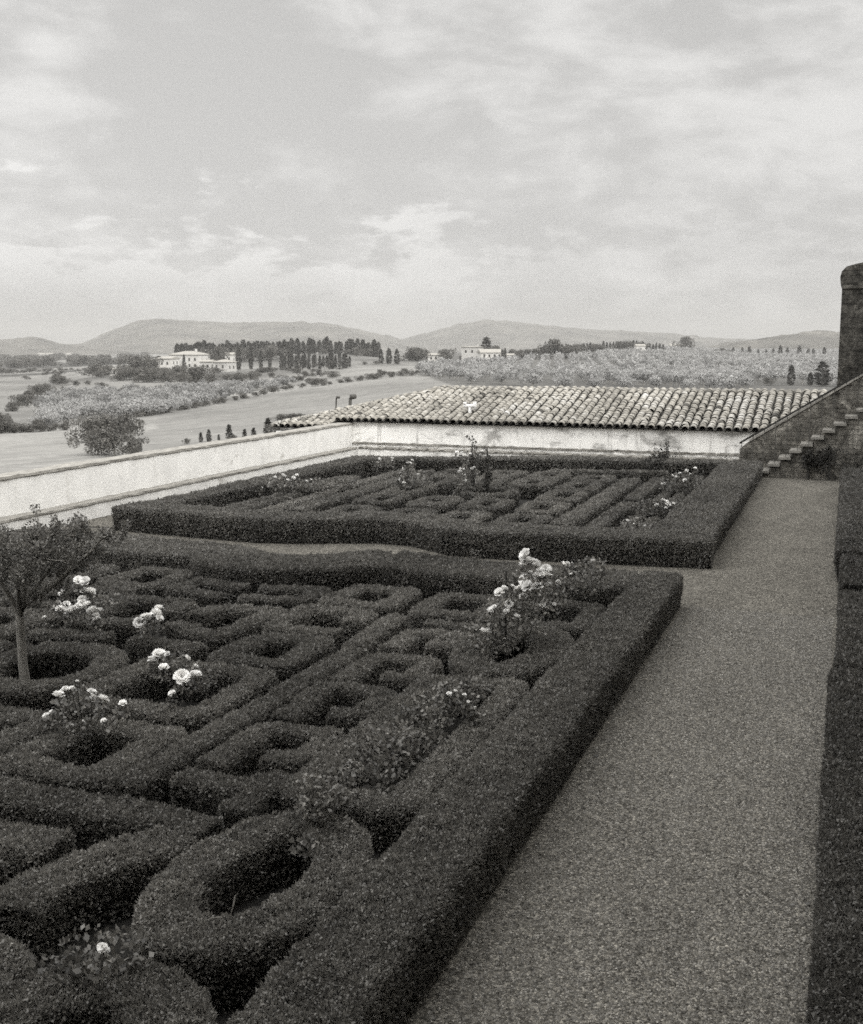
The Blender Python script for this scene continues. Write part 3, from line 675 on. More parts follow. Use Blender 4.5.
def rose(label, base, blooms, y0, fol, nleaf, size=.08, stems=True, tone=1., leaf=.035, group='rose bushes in the clipped beds'):
    """base (x,y); blooms: points of the photograph, each set at a depth y0 +- jitter and with its size"""
    r = empty('rose_bush', (base[0], base[1], 0)); tag(r, label, 'rose bush', group); B = np.array([base[0], base[1], 0.])
    cen = []; rd = []
    for (dx, dy, z, sx, sy, sz) in fol: cen.append((dx, dy, z)); rd.append((sx, sy, sz))
    pts = []
    for b in blooms:
        u, v = b[:2]; k = b[2] if len(b) > 2 else 1.
        y = y0+rng.uniform(-.12, .12); p = at_y(u, v, y); dc = CAM-p; p = p+dc/np.linalg.norm(dc)*.1; p[2] = max(p[2], .2); pts.append((p-B, size*k*rng.uniform(.85, 1.15)))
    mb = MB()
    for p, s in pts:
        if len(pts) > 15 and rng.random() < .85: continue
        q = np.array([p[0]*.4+rng.normal(0, .03), p[1]*.4+rng.normal(0, .03), 0]); h = p[2]
        mb.tube([q*.5, q*.45+p*.3+(0, 0, h*.15), q*.2+p*.75, p], [.004, .0035, .003, .0025], 5)
    if len(mb.v): link('stems', mb.mesh('stems'), M['darkwood'], r)
    if nleaf:
        for p, s in pts:
            if p[2] > .3: cen.append(p-(0, 0, .06)); rd.append((.06, .06, .06))
        link('foliage', cloud_mesh(cen, rd, nleaf, leaf, up=.25, spread=1.3, tone=tone, hollow=.1, wid=.72), M['roseleaf'], r)
    for p, s in pts:
        for j in range(rng.integers(1, 4) if s > size*.9 else 1):
            o = link('bloom', BL[rng.integers(3)], None, r)
            o.location = p+(rng.normal(0, s*.55, 3) if j else 0); sc_ = s*(1 if j == 0 else .75)
            o.scale = (sc_, sc_, sc_*1.15)
            d = CAM-p-B; d = d/np.linalg.norm(d)
            o.rotation_euler = (rng.normal(.35, .35), rng.normal(0, .35), rng.uniform(0, 6.28))
def P0(u, v, z=.3):
    d = ray(u, v); t = (z-H)/d[2]; return CAM+d*t
rose('low rose bush with a loose cluster of white blooms right of the small tree', P0(80, 612, .25)[:2],
     [(63, 594, .7), (78, 582, 1), (86, 583, 1), (90, 594, .9), (60, 611, .9), (67, 607, .8), (72, 614, 1.1), (81, 606, 1), (93, 613, 1.1), (97, 621, .7), (57, 604, .7), (45, 618, .4)], P0(80, 612, .4)[1],
     [(0, 0, .3, .25, .22, .12), (.1, .25, .32, .18, .2, .1)], 700)
rose('rose bush with one tight white cluster between box strips', P0(150, 628, .25)[:2], [(139, 624, 1.1), (146, 620, 1), (155, 615, 1.1), (159, 610, .8), (150, 620, .8)], P0(150, 624, .4)[1], [(0, 0, .3, .16, .15, .1)], 350)
rose('sparse rose bush with small scattered white blooms inside the oblong ring', P0(168, 672, .2)[:2], [(154, 662, 1), (159, 657, .9), (164, 670, .8), (186, 659, .6), (168, 655, .4), (195, 667, .4)], P0(168, 668, .4)[1], [(0, 0, .28, .18, .16, .12)], 400)
rose('dark leaved rose bush with two white blooms in a box corner', P0(190, 690, .2)[:2], [(182, 679, 1.1), (195, 678, 1), (173, 695, .6)], P0(190, 684, .4)[1], [(0, .05, .26, .2, .15, .12), (.1, 0, .3, .1, .1, .1)], 450)
rose('low rose bush with big white blooms inside the near square box ring', P0(85, 715, .22)[:2],
     [(58, 698, 1.5), (66, 693, 1.3), (72, 690, .7), (91, 694, 1.1), (102, 701, 1.1), (123, 705, 1), (47, 717, .8), (52, 713, .6), (71, 726, .5), (82, 722, .5), (104, 722, .7), (76, 713, .4), (77, 682, .4)], P0(88, 708, .42)[1],
     [(0, 0, .26, .22, .18, .14), (-.1, .1, .28, .14, .12, .1)], 900, .05)
rose('tallest rose bush, a column of white blooms over the round ring by the path hedge', (-2.72, 9.4),
     [(528, 557, 1.3), (524, 567, 1), (534, 566, 1.1), (546, 571, 1), (541, 574, .9), (526, 581, 1.1), (529, 588, 1.1), (537, 590, 1.2), (500, 594, 1), (512, 587, .5), (524, 599, 1.1), (495, 611, 1.1), (490, 612, .9), (509, 604, .9), (516, 618, .7), (485, 634, 1.3), (548, 586, .8), (558, 583, .6), (551, 577, .5), (542, 607, .7), (537, 577, .9), (531, 575, .8), (520, 590, .9), (563, 565, .6), (567, 564, .5), (593, 562, .5), (571, 575, .4), (554, 605, .4), (505, 640, .5)], 9.12,
     [(0, 0, .42, .32, .42, .18), (.05, .25, .6, .25, .25, .2), (.15, .35, .75, .22, .2, .12), (.02, .1, .68, .12, .12, .22), (.25, .3, .7, .25, .2, .15), (-.08, -.2, .6, .14, .2, .16), (.0, 0., .5, .25, .3, .2), (.06, .1, .82, .1, .1, .14), (-.1, -.3, .38, .3, .22, .15)], 4300, .066, leaf=.034)
rose('tall thin leafy shoots with tiny buds against the far bed front hedge', (-2.4, 11.2), [(579, 561, .4), (587, 557, .35), (572, 563, .4)], 11.2, [(0, 0, .5, .3, .15, .12), (.1, 0, .65, .12, .1, .12)], 800, .04)
rose('leafy rose with a few dull pale blooms filling the long pit', (-2.66, 7.2), [(449, 695, .9), (455, 692, .7), (464, 696, .8), (468, 702, .6), (475, 708, .5), (442, 724, .6), (432, 726, .5), (407, 717, .4)], 7.3,
     [(0, .45, .3, .22, .35, .12), (-.03, -.1, .3, .22, .4, .13), (-.05, -.75, .32, .2, .4, .12), (0, -1.15, .24, .26, .3, .14), (.02, -.5, .2, .28, .5, .12), (.05, .7, .32, .18, .2, .1)], 7000, .034, leaf=.034, tone=.85)
rose('rose bush with a single white bloom at the bottom of the photo', P0(104, 985, .2)[:2], [(104, 950, 1)], P0(104, 950, .44)[1], [(0, 0, .33, .22, .2, .1), (-.08, -.1, .3, .2, .15, .1)], 900, .036, leaf=.034, tone=.9)
rose('broad leaved pale shoot over the box behind the oval ring', P0(315, 815, .3)[:2], [], 5.5, [(0, 0, .42, .1, .1, .06), (-.08, .1, .44, .1, .08, .04), (.1, .05, .42, .1, .08, .05), (.04, -.12, .4, .1, .08, .05)], 900, leaf=.03, tone=1.3)
rose('small broad leaved shoot inside the hollow of the oval ring', P0(303, 868, .15)[:2], [], 5, [(0, 0, .26, .07, .06, .06), (.03, .05, .3, .05, .04, .04)], 130, leaf=.034, tone=1.1)
rose('far rose bush with pale blooms against the left border of the far bed', P0(285, 488, .3)[:2], [(275, 478, 1), (283, 477, 1.3), (288, 481, 1), (293, 479, 1.1), (306, 482, .8), (311, 480, .5), (262, 488, .5)], P0(285, 484, .4)[1], [(0, 0, .38, .4, .3, .14), (.5, .2, .36, .35, .2, .12), (1.0, .5, .36, .3, .2, .1)], 1200, .06, leaf=.05)
rose('far dark round rose bush with pale blooms on its left edge', P0(404, 485, .3)[:2], [(398, 480, 1.1), (404, 484, 1), (400, 474, .7), (418, 475, .6), (402, 469, .8), (408, 464, .9), (412, 461, .6), (392, 461, .5)], P0(404, 482, .4)[1], [(.15, 0, .42, .25, .22, .2), (0, .5, .4, .3, .3, .12)], 900, .06, leaf=.05)
rose('far pair of white blooms under the back border of the far bed', P0(384, 468, .3)[:2], [(379, 460, 1.2), (392, 459, .8), (377, 463, .7)], P0(384, 466, .4)[1], [(0, 0, .4, .2, .15, .1)], 300, .06, leaf=.05)
rose('far rose with white blooms beside the slim middle shrubs', P0(462, 490, .3)[:2], [(460, 472, 1), (463, 470, 1), (471, 470, 1.1), (474, 468, .8), (463, 476, 1), (466, 481, .8), (457, 453, .9), (462, 453, .7), (478, 453, 1), (482, 452, .8), (470, 454, .7)], 19.7, [(0, 0, .4, .15, .15, .14), (.05, 0, .7, .08, .08, .2)], 450, .055, leaf=.045)
rose('far rose bush low in the corner with one bloom above the front hedge', P0(628, 524, .35)[:2], [(627, 522, 1.1), (634, 524, .5), (645, 526, .5)], P0(628, 523, .4)[1], [(.1, .1, .36, .25, .2, .08)], 260, .045, leaf=.04)
rose('far rose bush with a few white blooms, nearer of two by the path border', P0(664, 510, .3)[:2], [(657, 506, 1), (663, 501, 1.1), (668, 505, 1.1), (673, 504, .7), (666, 508, .5)], P0(664, 506, .4)[1], [(-.1, -.2, .36, .4, .4, .12)], 1000, .055, leaf=.045, tone=.8)
rose('far rose bush with scattered white blooms, farther of two by the path border', P0(682, 490, .3)[:2], [(663, 485, 1), (672, 476, .8), (680, 474, .8), (686, 471, 1), (695, 469, .9), (685, 481, 1), (690, 474, .5), (676, 477, .5)], P0(682, 482, .45)[1], [(0, 0, .42, .4, .45, .18)], 1200, .06, leaf=.05)
# bare stakes
for (u, vb, vt, y, lab) in ((506, 640, 557, 9.2, 'thin dark stake beside the tallest rose bush'),):
    b = at_y(u, vb, y); t = at_y(u, vt+14, y); mb = MB(); mb.tube([(b[0], y, 0), (t[0], y, t[2])], .009, 6); o = mb.build('plant_stake', M['darkwood']); tag(o, lab, 'stake')
# slim shrubs in the middle of the far bed
def slim_shrub(u, vb, vt, y, lab, wid, gnarl):
    b = at_y(u, vb, y); t = at_y(u, vt, y); r = empty('slim_shrub', (b[0], y, 0)); tag(r, lab, 'shrub'); h = t[2]
    mb = MB(); P = [(0, 0, -.02), (gnarl*.5, 0, h*.3), (-gnarl*.3, 0, h*.6), (0, 0, h*.92)]; mb.tube(P, [.035, .03, .024, .012], 7)
    link('trunk', mb.mesh('trunk', True), M['darkwood'], r)
    cen = []; rd = []
    for k in range(14):
        z = h*rng.uniform(.25, 1.0); cen.append((rng.normal(0, wid*.5), rng.normal(0, wid*.5), z)); s = wid*rng.uniform(.5, 1); rd.append((s, s, s*1.6))
    link('crown', cloud_mesh(cen, rd, 700, .045, up=.8, tone=.7), M['treeleaf'], r)
slim_shrub(487, 490, 443, 19.7, 'slim dark upright shrub, right one of two in the far bed middle', .06, .02)
slim_shrub(472, 488, 438, 20.1, 'loose spindly shrub left of the slim dark one in the far bed', .1, .06)
def shrub(lab, x, y, rx, h, n, L=.05, tone=.8, mat='bush', name='shrub'):
    r = empty(name, (x, y, 0)); tag(r, lab, 'shrub')
    cen = [(rng.normal(0, rx*.45), rng.normal(0, rx*.4), h*rng.uniform(.4, .8)) for _ in range(9)]; rd = [(rx*q, rx*q, h*.6*q) for q in rng.uniform(.22, .5, 9)]
    mb = MB()
    for c in cen[:5]: mb.tube([(0, 0, -.02), (c[0]*.5, c[1]*.5, h*.3), c], [.02, .015, .006], 5)
    link('stems', mb.mesh('stems'), M['darkwood'], r); link('foliage', cloud_mesh(cen, rd, n, L, tone=tone), M[mat], r)
p = P0(647, 470, .3); shrub('small rounded dark shrub before the back border of the far bed', p[0], 24.1, .3, .62, 900, .045, .5)
r = empty('shrub', (-3.95, 26.64, 0)); tag(r, 'dark self-sown shrub growing at the foot of the peeling wall', 'shrub')
cen = []; rd = []; mb = MB()
for k in range(15):
    x = rng.uniform(-.34, .34); h = rng.uniform(.3, .82)*(1-abs(x)); mb.tube([(x*.4, 0, -.02), (x*.8, .02, h*.5), (x, 0, h)], [.01, .007, .003], 5)
    for j in range(4): cen.append((x*(.55+.15*j), rng.normal(0, .03), h*(.35+.2*j))); rd.append((.06, .05, .07))
link('stems', mb.mesh('stems'), M['darkwood'], r); link('foliage', cloud_mesh(cen, rd, 900, .045, tone=.8), M['bush'], r)
shrub('dark ivy clump climbing the stair foot below the fifth tread', -.72, 25.78, .22, .75, 1500, .045, .55)
shrub('low weedy bush at the stair foot beside the path end', -.28, 25.72, .3, .8, 1600, .045, .6)
shrub('ragged climber in the dark corner right of the stair foot', .3, 25.72, .5, .8, 1500, .04, .5)
# two dry pale twigs lying on the near box ring
for (u, v, a, lab) in ((233, 905, 1.35, 'pale dry leaf blade standing up at the oval ring rim'), (212, 919, .15, 'pale dry twig lying on the oval ring of box')):
    p = P0(u, v, .38); mb = MB(); d = np.array([cos(a)*.6, .3, sin(a)])*.05
    mb.tube([p-d, p+(.004, 0, .006), p+d*.8, p+d*1.1+(.01, 0, .0)], [.002, .0045, .004, .001], 5); o = mb.build('dry_twig', M['slab']); tag(o, lab, 'dry twig')

# ------------------------------------------------------------------ the valley: one heightfield, profile per direction
PROF = {-150: [(70, 478), (100, 457), (140, 441), (170, 433), (250, 416), (350, 401), (500, 388), (700, 378), (1000, 370), (1500, 363), (2600, 357)],
        0: [(70, 477), (100, 456), (140, 440), (170, 432), (250, 415), (350, 400), (500, 388), (700, 378), (1000, 370), (1500, 363), (2600, 357)],
        130: [(70, 470), (100, 452), (150, 432), (220, 415), (320, 398), (430, 384), (560, 373), (700, 368), (1000, 366), (1500, 362), (2600, 356)],
        230: [(70, 468), (100, 448), (150, 426), (220, 408), (320, 392), (430, 380), (520, 372), (600, 366), (750, 357), (950, 360), (1500, 360), (2600, 356)],
        310: [(70, 466), (100, 444), (150, 420), (220, 402), (320, 386), (430, 376), (550, 367), (650, 359), (800, 351), (1000, 354), (1500, 357), (2600, 356)],
        400: [(70, 462), (100, 438), (150, 412), (220, 393), (320, 381), (430, 373), (550, 366), (700, 360), (900, 356), (1200, 354), (1500, 354), (2600, 354)],
        480: [(70, 460), (100, 434), (150, 405), (220, 391), (320, 379), (450, 369), (600, 362), (800, 358), (1200, 354), (2600, 352)],
        560: [(70, 460), (100, 434), (150, 407), (220, 395), (300, 386), (450, 372), (600, 362), (750, 356), (900, 353), (1200, 352), (2600, 350)],
        650: [(70, 460), (100, 436), (150, 410), (220, 396), (300, 387), (450, 374), (600, 364), (800, 355), (950, 349), (1200, 349), (2600, 348)],
        760: [(70, 460), (100, 438), (150, 412), (220, 398), (300, 389), (450, 378), (600, 370), (800, 362), (1000, 357), (1300, 354), (1800, 352), (2600, 348)],
        863: [(70, 460), (100, 438), (150, 414), (220, 400), (300, 390), (450, 379), (600, 371), (800, 362), (1000, 357), (1300, 354), (1800, 352), (2600, 348)]}
def az_of(u): d = ray(u, 345); return math.atan2(d[0], d[1])
def zat(u, v, D): return float(at_d(u, v, D)[2])
RD = np.geomspace(18, 12000, 230)
keys = sorted(PROF); KA = np.array([az_of(u) for u in keys]); KZ = []
for u in keys:
    d = [18, 30, 50]+[p[0] for p in PROF[u]]+[5000, 12000]
    z = [-3.6, -3.7, -4.2]+[zat(u, p[1], p[0]) for p in PROF[u]]; z += [min(z[-1], -20)-8, -40]
    KZ.append(np.interp(np.log(RD), np.log(d), z))
KZ = np.array(KZ)
for _ in range(3): KZ[:, 1:-1] = (KZ[:, :-2]+2*KZ[:, 1:-1]+KZ[:, 2:])/4
def ground(x, y):
    D = np.hypot(x, y); az = np.clip(np.arctan2(x, y), KA[0], KA[-1])
    i = np.clip(np.searchsorted(KA, az)-1, 0, len(KA)-2); t = (az-KA[i])/(KA[i+1]-KA[i]); t = t*t*(3-2*t)
    c = np.interp(np.log(np.maximum(D, 18)), np.log(RD), np.arange(len(RD))); j = np.minimum(c.astype(int), len(RD)-2); f = c-j
    z = (KZ[i, j]*(1-f)+KZ[i, j+1]*f)*(1-t)+(KZ[i+1, j]*(1-f)+KZ[i+1, j+1]*f)*t
    nx = np.stack([x, y, x*0], 1); amp = np.clip((D-90)/260, 0, 1)*np.clip((2500-D)/800, 0, 1)
    return z+amp*(vnoise(nx, 1/70.)*1.1+vnoise(nx, 1/26.)*.45)
def gz(x, y): return float(ground(np.array([x]), np.array([y]))[0])
AZ = np.linspace(-1.5, .75, 420)
A2, D2 = np.meshgrid(AZ, RD, indexing='ij'); X = A2*0+D2*np.sin(A2); Y = D2*np.cos(A2); Z = ground(X.ravel(), Y.ravel())
TV = np.stack([X.ravel(), Y.ravel(), Z], 1)
TV[:, 2] += vnoise(TV*np.array([1, 1, 0]), .02)*np.clip((D2.ravel()-60)/300, 0, 1)*.5
nA, nD = len(AZ), len(RD); I, J = np.meshgrid(np.arange(nA-1), np.arange(nD-1), indexing='ij')
TQ = np.stack([I*nD+J, I*nD+J+1, (I+1)*nD+J+1, (I+1)*nD+J], -1).reshape(-1, 4)[:, ::-1]
def inpoly(U, V, poly):
    c = np.zeros(len(U), bool); n = len(poly)
    for i in range(n):
        (x1_, y1_), (x2_, y2_) = poly[i], poly[(i+1) % n]
        m = ((y1_ > V) != (y2_ > V)) & (U < (x2_-x1_)*(V-y1_)/(y2_-y1_+1e-12)+x1_); c ^= m
    return c
d = TV-CAM; w = d@FW; w = np.where(w > .1, w, 9e9); PU = CX+F*(d@RT)/w; PV = CY-F*(d@UP)/w
# crop tones: mown fields pale, olive slope and woods' edges darker (land-use); grove ground also darkened to stand for tree shade
fieldA = inpoly(PU, PV, [(-400, 441), (-400, 620), (120, 620), (110, 470), (84, 425), (40, 432)])
fieldB = inpoly(PU, PV, [(120, 620), (130, 470), (146, 440), (160, 421), (215, 408), (290, 391), (380, 378), (440, 373), (470, 378), (440, 400), (430, 620)])
plain_ = inpoly(PU, PV, [(-400, 350), (-400, 376), (60, 376), (130, 366), (160, 350)])
grove = (PU > 415) & (PV < np.interp(PU, [415, 450, 500], [373, 384, 394]))
tone = .14+.06*vnoise(TV, .012)+.045*vnoise(TV, .045)
tone = np.where(plain_, .105+.05*np.sign(vnoise(TV*np.array([1, 1.6, 0]), .004)), tone)
tone = np.where(fieldA, .185+.02*vnoise(TV, .05), tone)
tone = np.where(fieldB, .15+.03*vnoise(TV, .03), tone); tone = np.where(grove, .08+.02*vnoise(TV, .02), tone)  # shade between the olives is put into the dark grove ground tone
tone = tone*1.12
terr = tag(link('terrain', npmesh('terrain', TV, TQ, tone, True), M['land']), kind='structure')
def hit(u, v):
    """ground point of the valley seen at a point of the photograph"""
    ds = np.geomspace(45, 6000, 900); d = ray(u, v); d = d/math.hypot(d[0], d[1]); P = CAM+d*ds[:, None]
    k = np.nonzero(ground(P[:, 0], P[:, 1]) > P[:, 2])[0]
    i = k[0] if len(k) else int(np.argmin(np.abs(P[:, 2]-ground(P[:, 0], P[:, 1]))[:700])); p = P[i].copy(); p[2] = gz(p[0], p[1]); return p, ds[i]

# mountains
def mountain(name, crest, D, base_v, depth, rough):
    us = np.linspace(crest[0][0], crest[-1][0], 260); vs = np.interp(us, [c[0] for c in crest], [c[1] for c in crest])
    for _ in range(6): vs[1:-1] = (vs[:-2]+2*vs[1:-1]+vs[2:])/4
    V = []; T = np.linspace(-1, 1, 41)
    for u, v in zip(us, vs):
        zc = zat(u, v, D); a = az_of(u); zb = -45
        for t in T:
            Dt = D+t*depth; s = 1-abs(t); s = s*s*(3-2*s); V.append((Dt*sin(a), Dt*cos(a), zb+(zc-zb)*s))
    V = np.array(V); nz = vnoise(V*np.array([1, 1, 0]), 1/260.)*.6+vnoise(V*np.array([1, 1, 0]), 1/90.)*.3
    prof = np.tile(1-np.abs(T), len(us)); V[:, 2] += nz*rough*np.sin(np.clip(prof, 0, 1)*pi)
    V[:, 2] += vnoise(V*np.array([1, 1, 0]), 1/25.)*4*prof+vnoise(V*np.array([1, 1, 0]), 1/55.)*rough*.3*prof
    k = len(T); I, J = np.meshgrid(np.arange(len(us)-1), np.arange(k-1), indexing='ij')
    Q = np.stack([I*k+J, I*k+J+1, (I+1)*k+J+1, (I+1)*k+J], -1).reshape(-1, 4)[:, ::-1]
    return tag(link(name, npmesh(name, V, Q, None, True), M['mountain']), kind='structure')
mountain('mountain_range', [(-260, 352), (-120, 342), (60, 346), (85, 343.5), (110, 332), (135, 323), (155, 320), (200, 322), (235, 323.5), (280, 321.5), (330, 324), (365, 331), (390, 337), (410, 343), (450, 352)], 4800, 360, 1500, 26)
mountain('mountain_ridge', [(340, 352), (390, 341), (412, 338), (430, 332), (465, 323.5), (490, 320.5), (520, 323), (570, 329), (610, 331), (660, 334), (700, 337), (740, 340), (820, 341), (950, 343)], 5600, 360, 1500, 26)
mountain('low_hills', [(-300, 346), (-100, 338), (0, 340), (20, 338.5), (35, 337.5), (52, 342), (75, 346), (130, 349), (200, 352)], 3900, 360, 900, 10)
mountain('dark_hill', [(690, 350), (735, 342.5), (770, 338), (795, 333.5), (812, 331.5), (845, 331), (900, 333), (980, 340)], 2700, 360, 600, 10)

# ------------------------------------------------------------------ far trees
def crown_mesh(kind, seed):
    global rng
    keep = rng; rng = np.random.default_rng(seed)
    if kind == 'cypress':   # unit height
        n = 360; z = rng.random(n); r = .13*np.sin(np.clip(z*.86+.14, 0, 1)*pi)**.6*(1-.3*z)*rng.uniform(.55, 1.1, n); a = rng.random(n)*2*pi
        P = np.stack([r*np.cos(a), r*np.sin(a), .0+z*.95], 1); N = np.stack([np.cos(a), np.sin(a), z*0+.3], 1)
        v, q = shingle_arrays(P, N, .1*rng.uniform(.7, 1.2, n), .5, .8); t = np.clip(rng.lognormal(0, .3, n), .4, 2)
    elif kind == 'olive':
        n = 440; c = rng.normal(0, .2, (7, 3))*np.array([1, 1, .7])+(0, 0, .58); i = rng.integers(7, size=n); dd = unit(rng.normal(0, 1, (n, 3)))
        P = c[i]+dd*rng.uniform(.16, .26, (n, 1)); v, q = shingle_arrays(P, unit(dd+1.2*(P-(0, 0, .55))), .125*rng.uniform(.7, 1.3, n), .7, .85); t = np.clip(rng.lognormal(0, .1, n), .4, 2)
    else:                   # broad tree, unit height, wide crown
        n = 1300 if kind == 'broad' else 3000; k = 20; c = np.stack([rng.normal(0, .28, k), rng.normal(0, .28, k), rng.uniform(.14, .8, k)], 1); i = rng.integers(k, size=n); dd = unit(rng.normal(0, 1, (n, 3)))
        P = c[i]+dd*rng.uniform(.12, .22, (n, 1)); P[:, 2] = np.maximum(P[:, 2], .04); v, q = shingle_arrays(P, unit(dd+.6*unit(P-(0, 0, .45))), (.08 if kind == 'broad' else .052)*rng.uniform(.7, 1.3, n), .8, .7); t = np.clip(rng.lognormal(0, .35, n), .35, 2.2)
    me = npmesh(kind+' crown', v, q, t); rng = keep; return me
CR = {k: [crown_mesh(k, s) for s in range(n)] for k, n in (('cypress', 4), ('olive', 5), ('broad', 4), ('bushy', 3))}
CM = {'cypress': 'cypress', 'olive': 'olive', 'broad': 'bush', 'bushy': 'bush'}
for k in CR:
    for me in CR[k]: me.materials.append(M[CM[k]])
tk = MB(); tk.tube([(0, 0, -.08), (.01, 0, .15), (-.01, .01, .4), (.0, 0, .62)], [.035, .028, .022, .008], 6); TRUNK = tk.mesh('trunk'); TRUNK.materials.append(M['bark'])
NAMES = {'cypress': 'cypress_tree', 'olive': 'olive_tree', 'broad': 'broadleaf_tree', 'bushy': 'bushy_shrub'}
def tree(kind, p, h, label, group=None, wide=1., cat=None):
    r = empty(NAMES[kind], p, random.uniform(0, 6.28)); tag(r, label, cat or {'bushy': 'shrub'}.get(kind, 'tree'), group)
    c = link('crown', random.choice(CR[kind]), None, r); c.scale = (h*wide, h*wide, h)
    t = link('trunk', TRUNK, None, r); t.scale = (h, h, h); return r
def tree_px(kind, u, vb, vt, label, group=None, wide=1., D=None, cat=None):
    if D is None: p, D = hit(u, vb)
    else:
        p = at_d(u, vb, D); p[2] = gz(p[0], p[1])
    h = max(.6, zat(u, vt, D)-p[2]); return tree(kind, p, h, label, group, wide, cat)
g = 'cypresses on the ridge behind the left villa'; lab = 'dark cypress in the dense row on the ridge behind the left villa'
for u in np.arange(178, 378, 2.7):
    uu = u+random.uniform(-1.3, 1.3); tree_px('cypress', uu, 353+random.uniform(-1, 1), 343.5-3.5*min(1, max(0, (u-180)/120))+random.gauss(0, 1.9), lab, g, 1.45, D=760+random.uniform(-50, 70))
for k in range(46):
    u = random.uniform(180, 378) if k % 2 else random.uniform(182, 285); tree_px('cypress' if k % 3 else 'broad', u, 356+random.uniform(-2, 2), 347+random.uniform(-3, 3), lab, g, 1.5 if k % 3 else 1.1, D=690+random.uniform(-30, 40))
g = 'cypresses along the lower edge of the ridge wood'; lab = 'slim cypress in the lower row before the ridge wood'
for u in np.arange(282, 352, 3.4): tree_px('cypress', u+random.uniform(-1, 1), 368+random.uniform(-1, 1), 354+random.uniform(-2.5, 2), lab, g, 1.15, D=560+random.uniform(-20, 20))
for u, vt, lab in ((381, 349, 'tall cypress, left of three at the right end of the ridge wood'), (389, 347.5, 'tall cypress, middle of three at the right end of the ridge wood'), (397, 348.5, 'tall cypress, right of three at the right end of the ridge wood')): tree_px('cypress', u, 366, vt, lab, None, 1.5, D=590)
for u, vb, vt, D, w, lab in ((238.5, 368, 345, 570, .9, 'tall dark cypress right of the left villa, nearest the annex'), (251, 367, 347, 575, .8, 'tall cypress a step right of the villa annex'), (261, 367, 350, 580, .9, 'cypress between the annex and the ridge wood'), (270, 367, 351, 580, .9, 'shorter cypress before the ridge wood'), (159, 366, 355.5, 600, 1.6, 'dark cypress left of the left villa'), (184, 363, 354, 560, .8, 'slim cypress before the left villa front'), (505, 364, 347.5, 570, .8, 'slim cypress at the right end of the hilltop farmhouse'), (502, 364, 349, 575, .8, 'slim cypress touching the hilltop farmhouse end wall')):
    tree_px('cypress', u, vb, vt, lab, None, w, D=D)
tree_px('broad', 220, 364, 344.5, 'big dark round tree between villa roof and annex', None, .62, D=600)
g = 'trees round the left villa'
for u, vb, vt, w in ((135, 368, 355, .9), (143, 366, 354, .9), (150, 367, 355, .9), (92, 373, 363, .9), (100, 373, 363, 1.), (108, 373, 364, 1.), (129, 378, 364, 1.), (141, 379, 364, 1.), (154, 381, 364, 1.), (166, 382, 367, 1.), (119, 374, 365, .9)):
    tree_px('broad', u, vb, vt, 'bushy dark tree in the belt before and left of the left villa', 'tree belt left of the left villa', w*1.35, D=530+random.uniform(-30, 30))
for u, vb, vt, lab in ((184, 386, 364, 'large round tree left of the pair under the left villa'), (198, 388, 363.5, 'largest round tree right under the left villa'), (226, 384, 373, 'broad tree under the villa annex'), (240, 386, 371, 'broad tree a step right under the villa annex'), (252, 382, 370, 'bushy tree below the cypress pair'), (171, 380, 368, 'bush left of the large round trees under the left villa'), (212, 383, 373, 'low bush between the largest round tree and the annex'), (233, 381, 373, 'small bush at the foot of the villa annex')):
    tree_px('bushy', u, vb, vt, lab, None, 1.05, cat='tree')
for u in np.arange(120, 168, 6.5): tree_px('bushy', u, 381+random.uniform(-2, 2), 366+random.uniform(-1.5, 2.5), 'bushy dark tree in the belt before and left of the left villa', 'tree belt left of the left villa', 1.2, D=None, cat='tree')
for u in np.arange(258, 296, 6): tree_px('broad', u, 378+random.uniform(-1, 1), 368+random.uniform(-2, 1), 'light bushy tree in the belt below the ridge wood', 'tree belt below the ridge wood', 1.5, D=500+random.uniform(-15, 15))
for u in (305, 312, 320): tree_px('broad', u, 384, 370+random.uniform(-2, 3), 'dark bushy tree at the corner of the pale field', 'trees at the corner of the pale field', 1.2, D=420)
# big clump by the wall and the hedgerow to the left
for u, vb, vt, lab in ((92, 446, 414, 'bushy tree, upper left of the big clump above the wall'), (108, 444, 412, 'bushy tree at the top of the big clump above the wall'), (126, 444, 413, 'bushy tree, upper right of the big clump above the wall'), (98, 460, 428, 'bushy tree, lower left of the big clump above the wall'), (115, 463, 425, 'bushy tree at the front of the big clump above the wall'), (134, 459, 436, 'low bushy tree, right end of the big clump above the wall')):
    tree_px('bushy', u, vb, vt, lab, None, 1.2, D={446: 122, 444: 124, 460: 96, 463: 93, 459: 98}[vb], cat='tree')
for u, vb, vt in ((10, 447, 421), (-3, 449, 418), (24, 442, 422), (36, 439, 419), (-6, 440, 413), (6, 440, 420), (16, 436, 425), (30, 434, 424), (42, 432, 418), (54, 431, 423), (64, 430, 422), (2, 424, 411)):
    tree_px('bushy', u, vb, vt, 'dark bush in the hedgerow above the left field', 'hedgerow above the left field', 1.1, D=165 if vb > 426 else 200)
for u, vb, vt in ((22, 408, 393), (30, 402, 390), (38, 398, 384), (45, 394, 382), (12, 412, 401), (57, 384, 373), (62, 385, 375), (76, 386, 380), (88, 385, 380)):
    tree_px('bushy', u, vb, vt, 'dark bush along the track on the left slope', 'bushes along the track on the left slope', 1.2, D=None)
g = 'low bushes along the upper edge of the pale field'
for k in range(30):
    u = 140+k*9.6+random.uniform(-3, 3); vb = np.interp(u, [140, 215, 290, 440], [418, 405, 389, 372])
    tree_px('bushy', u, vb, vb-random.uniform(3.5, 8), 'low bush along the upper edge of the pale field', g, 1.5)
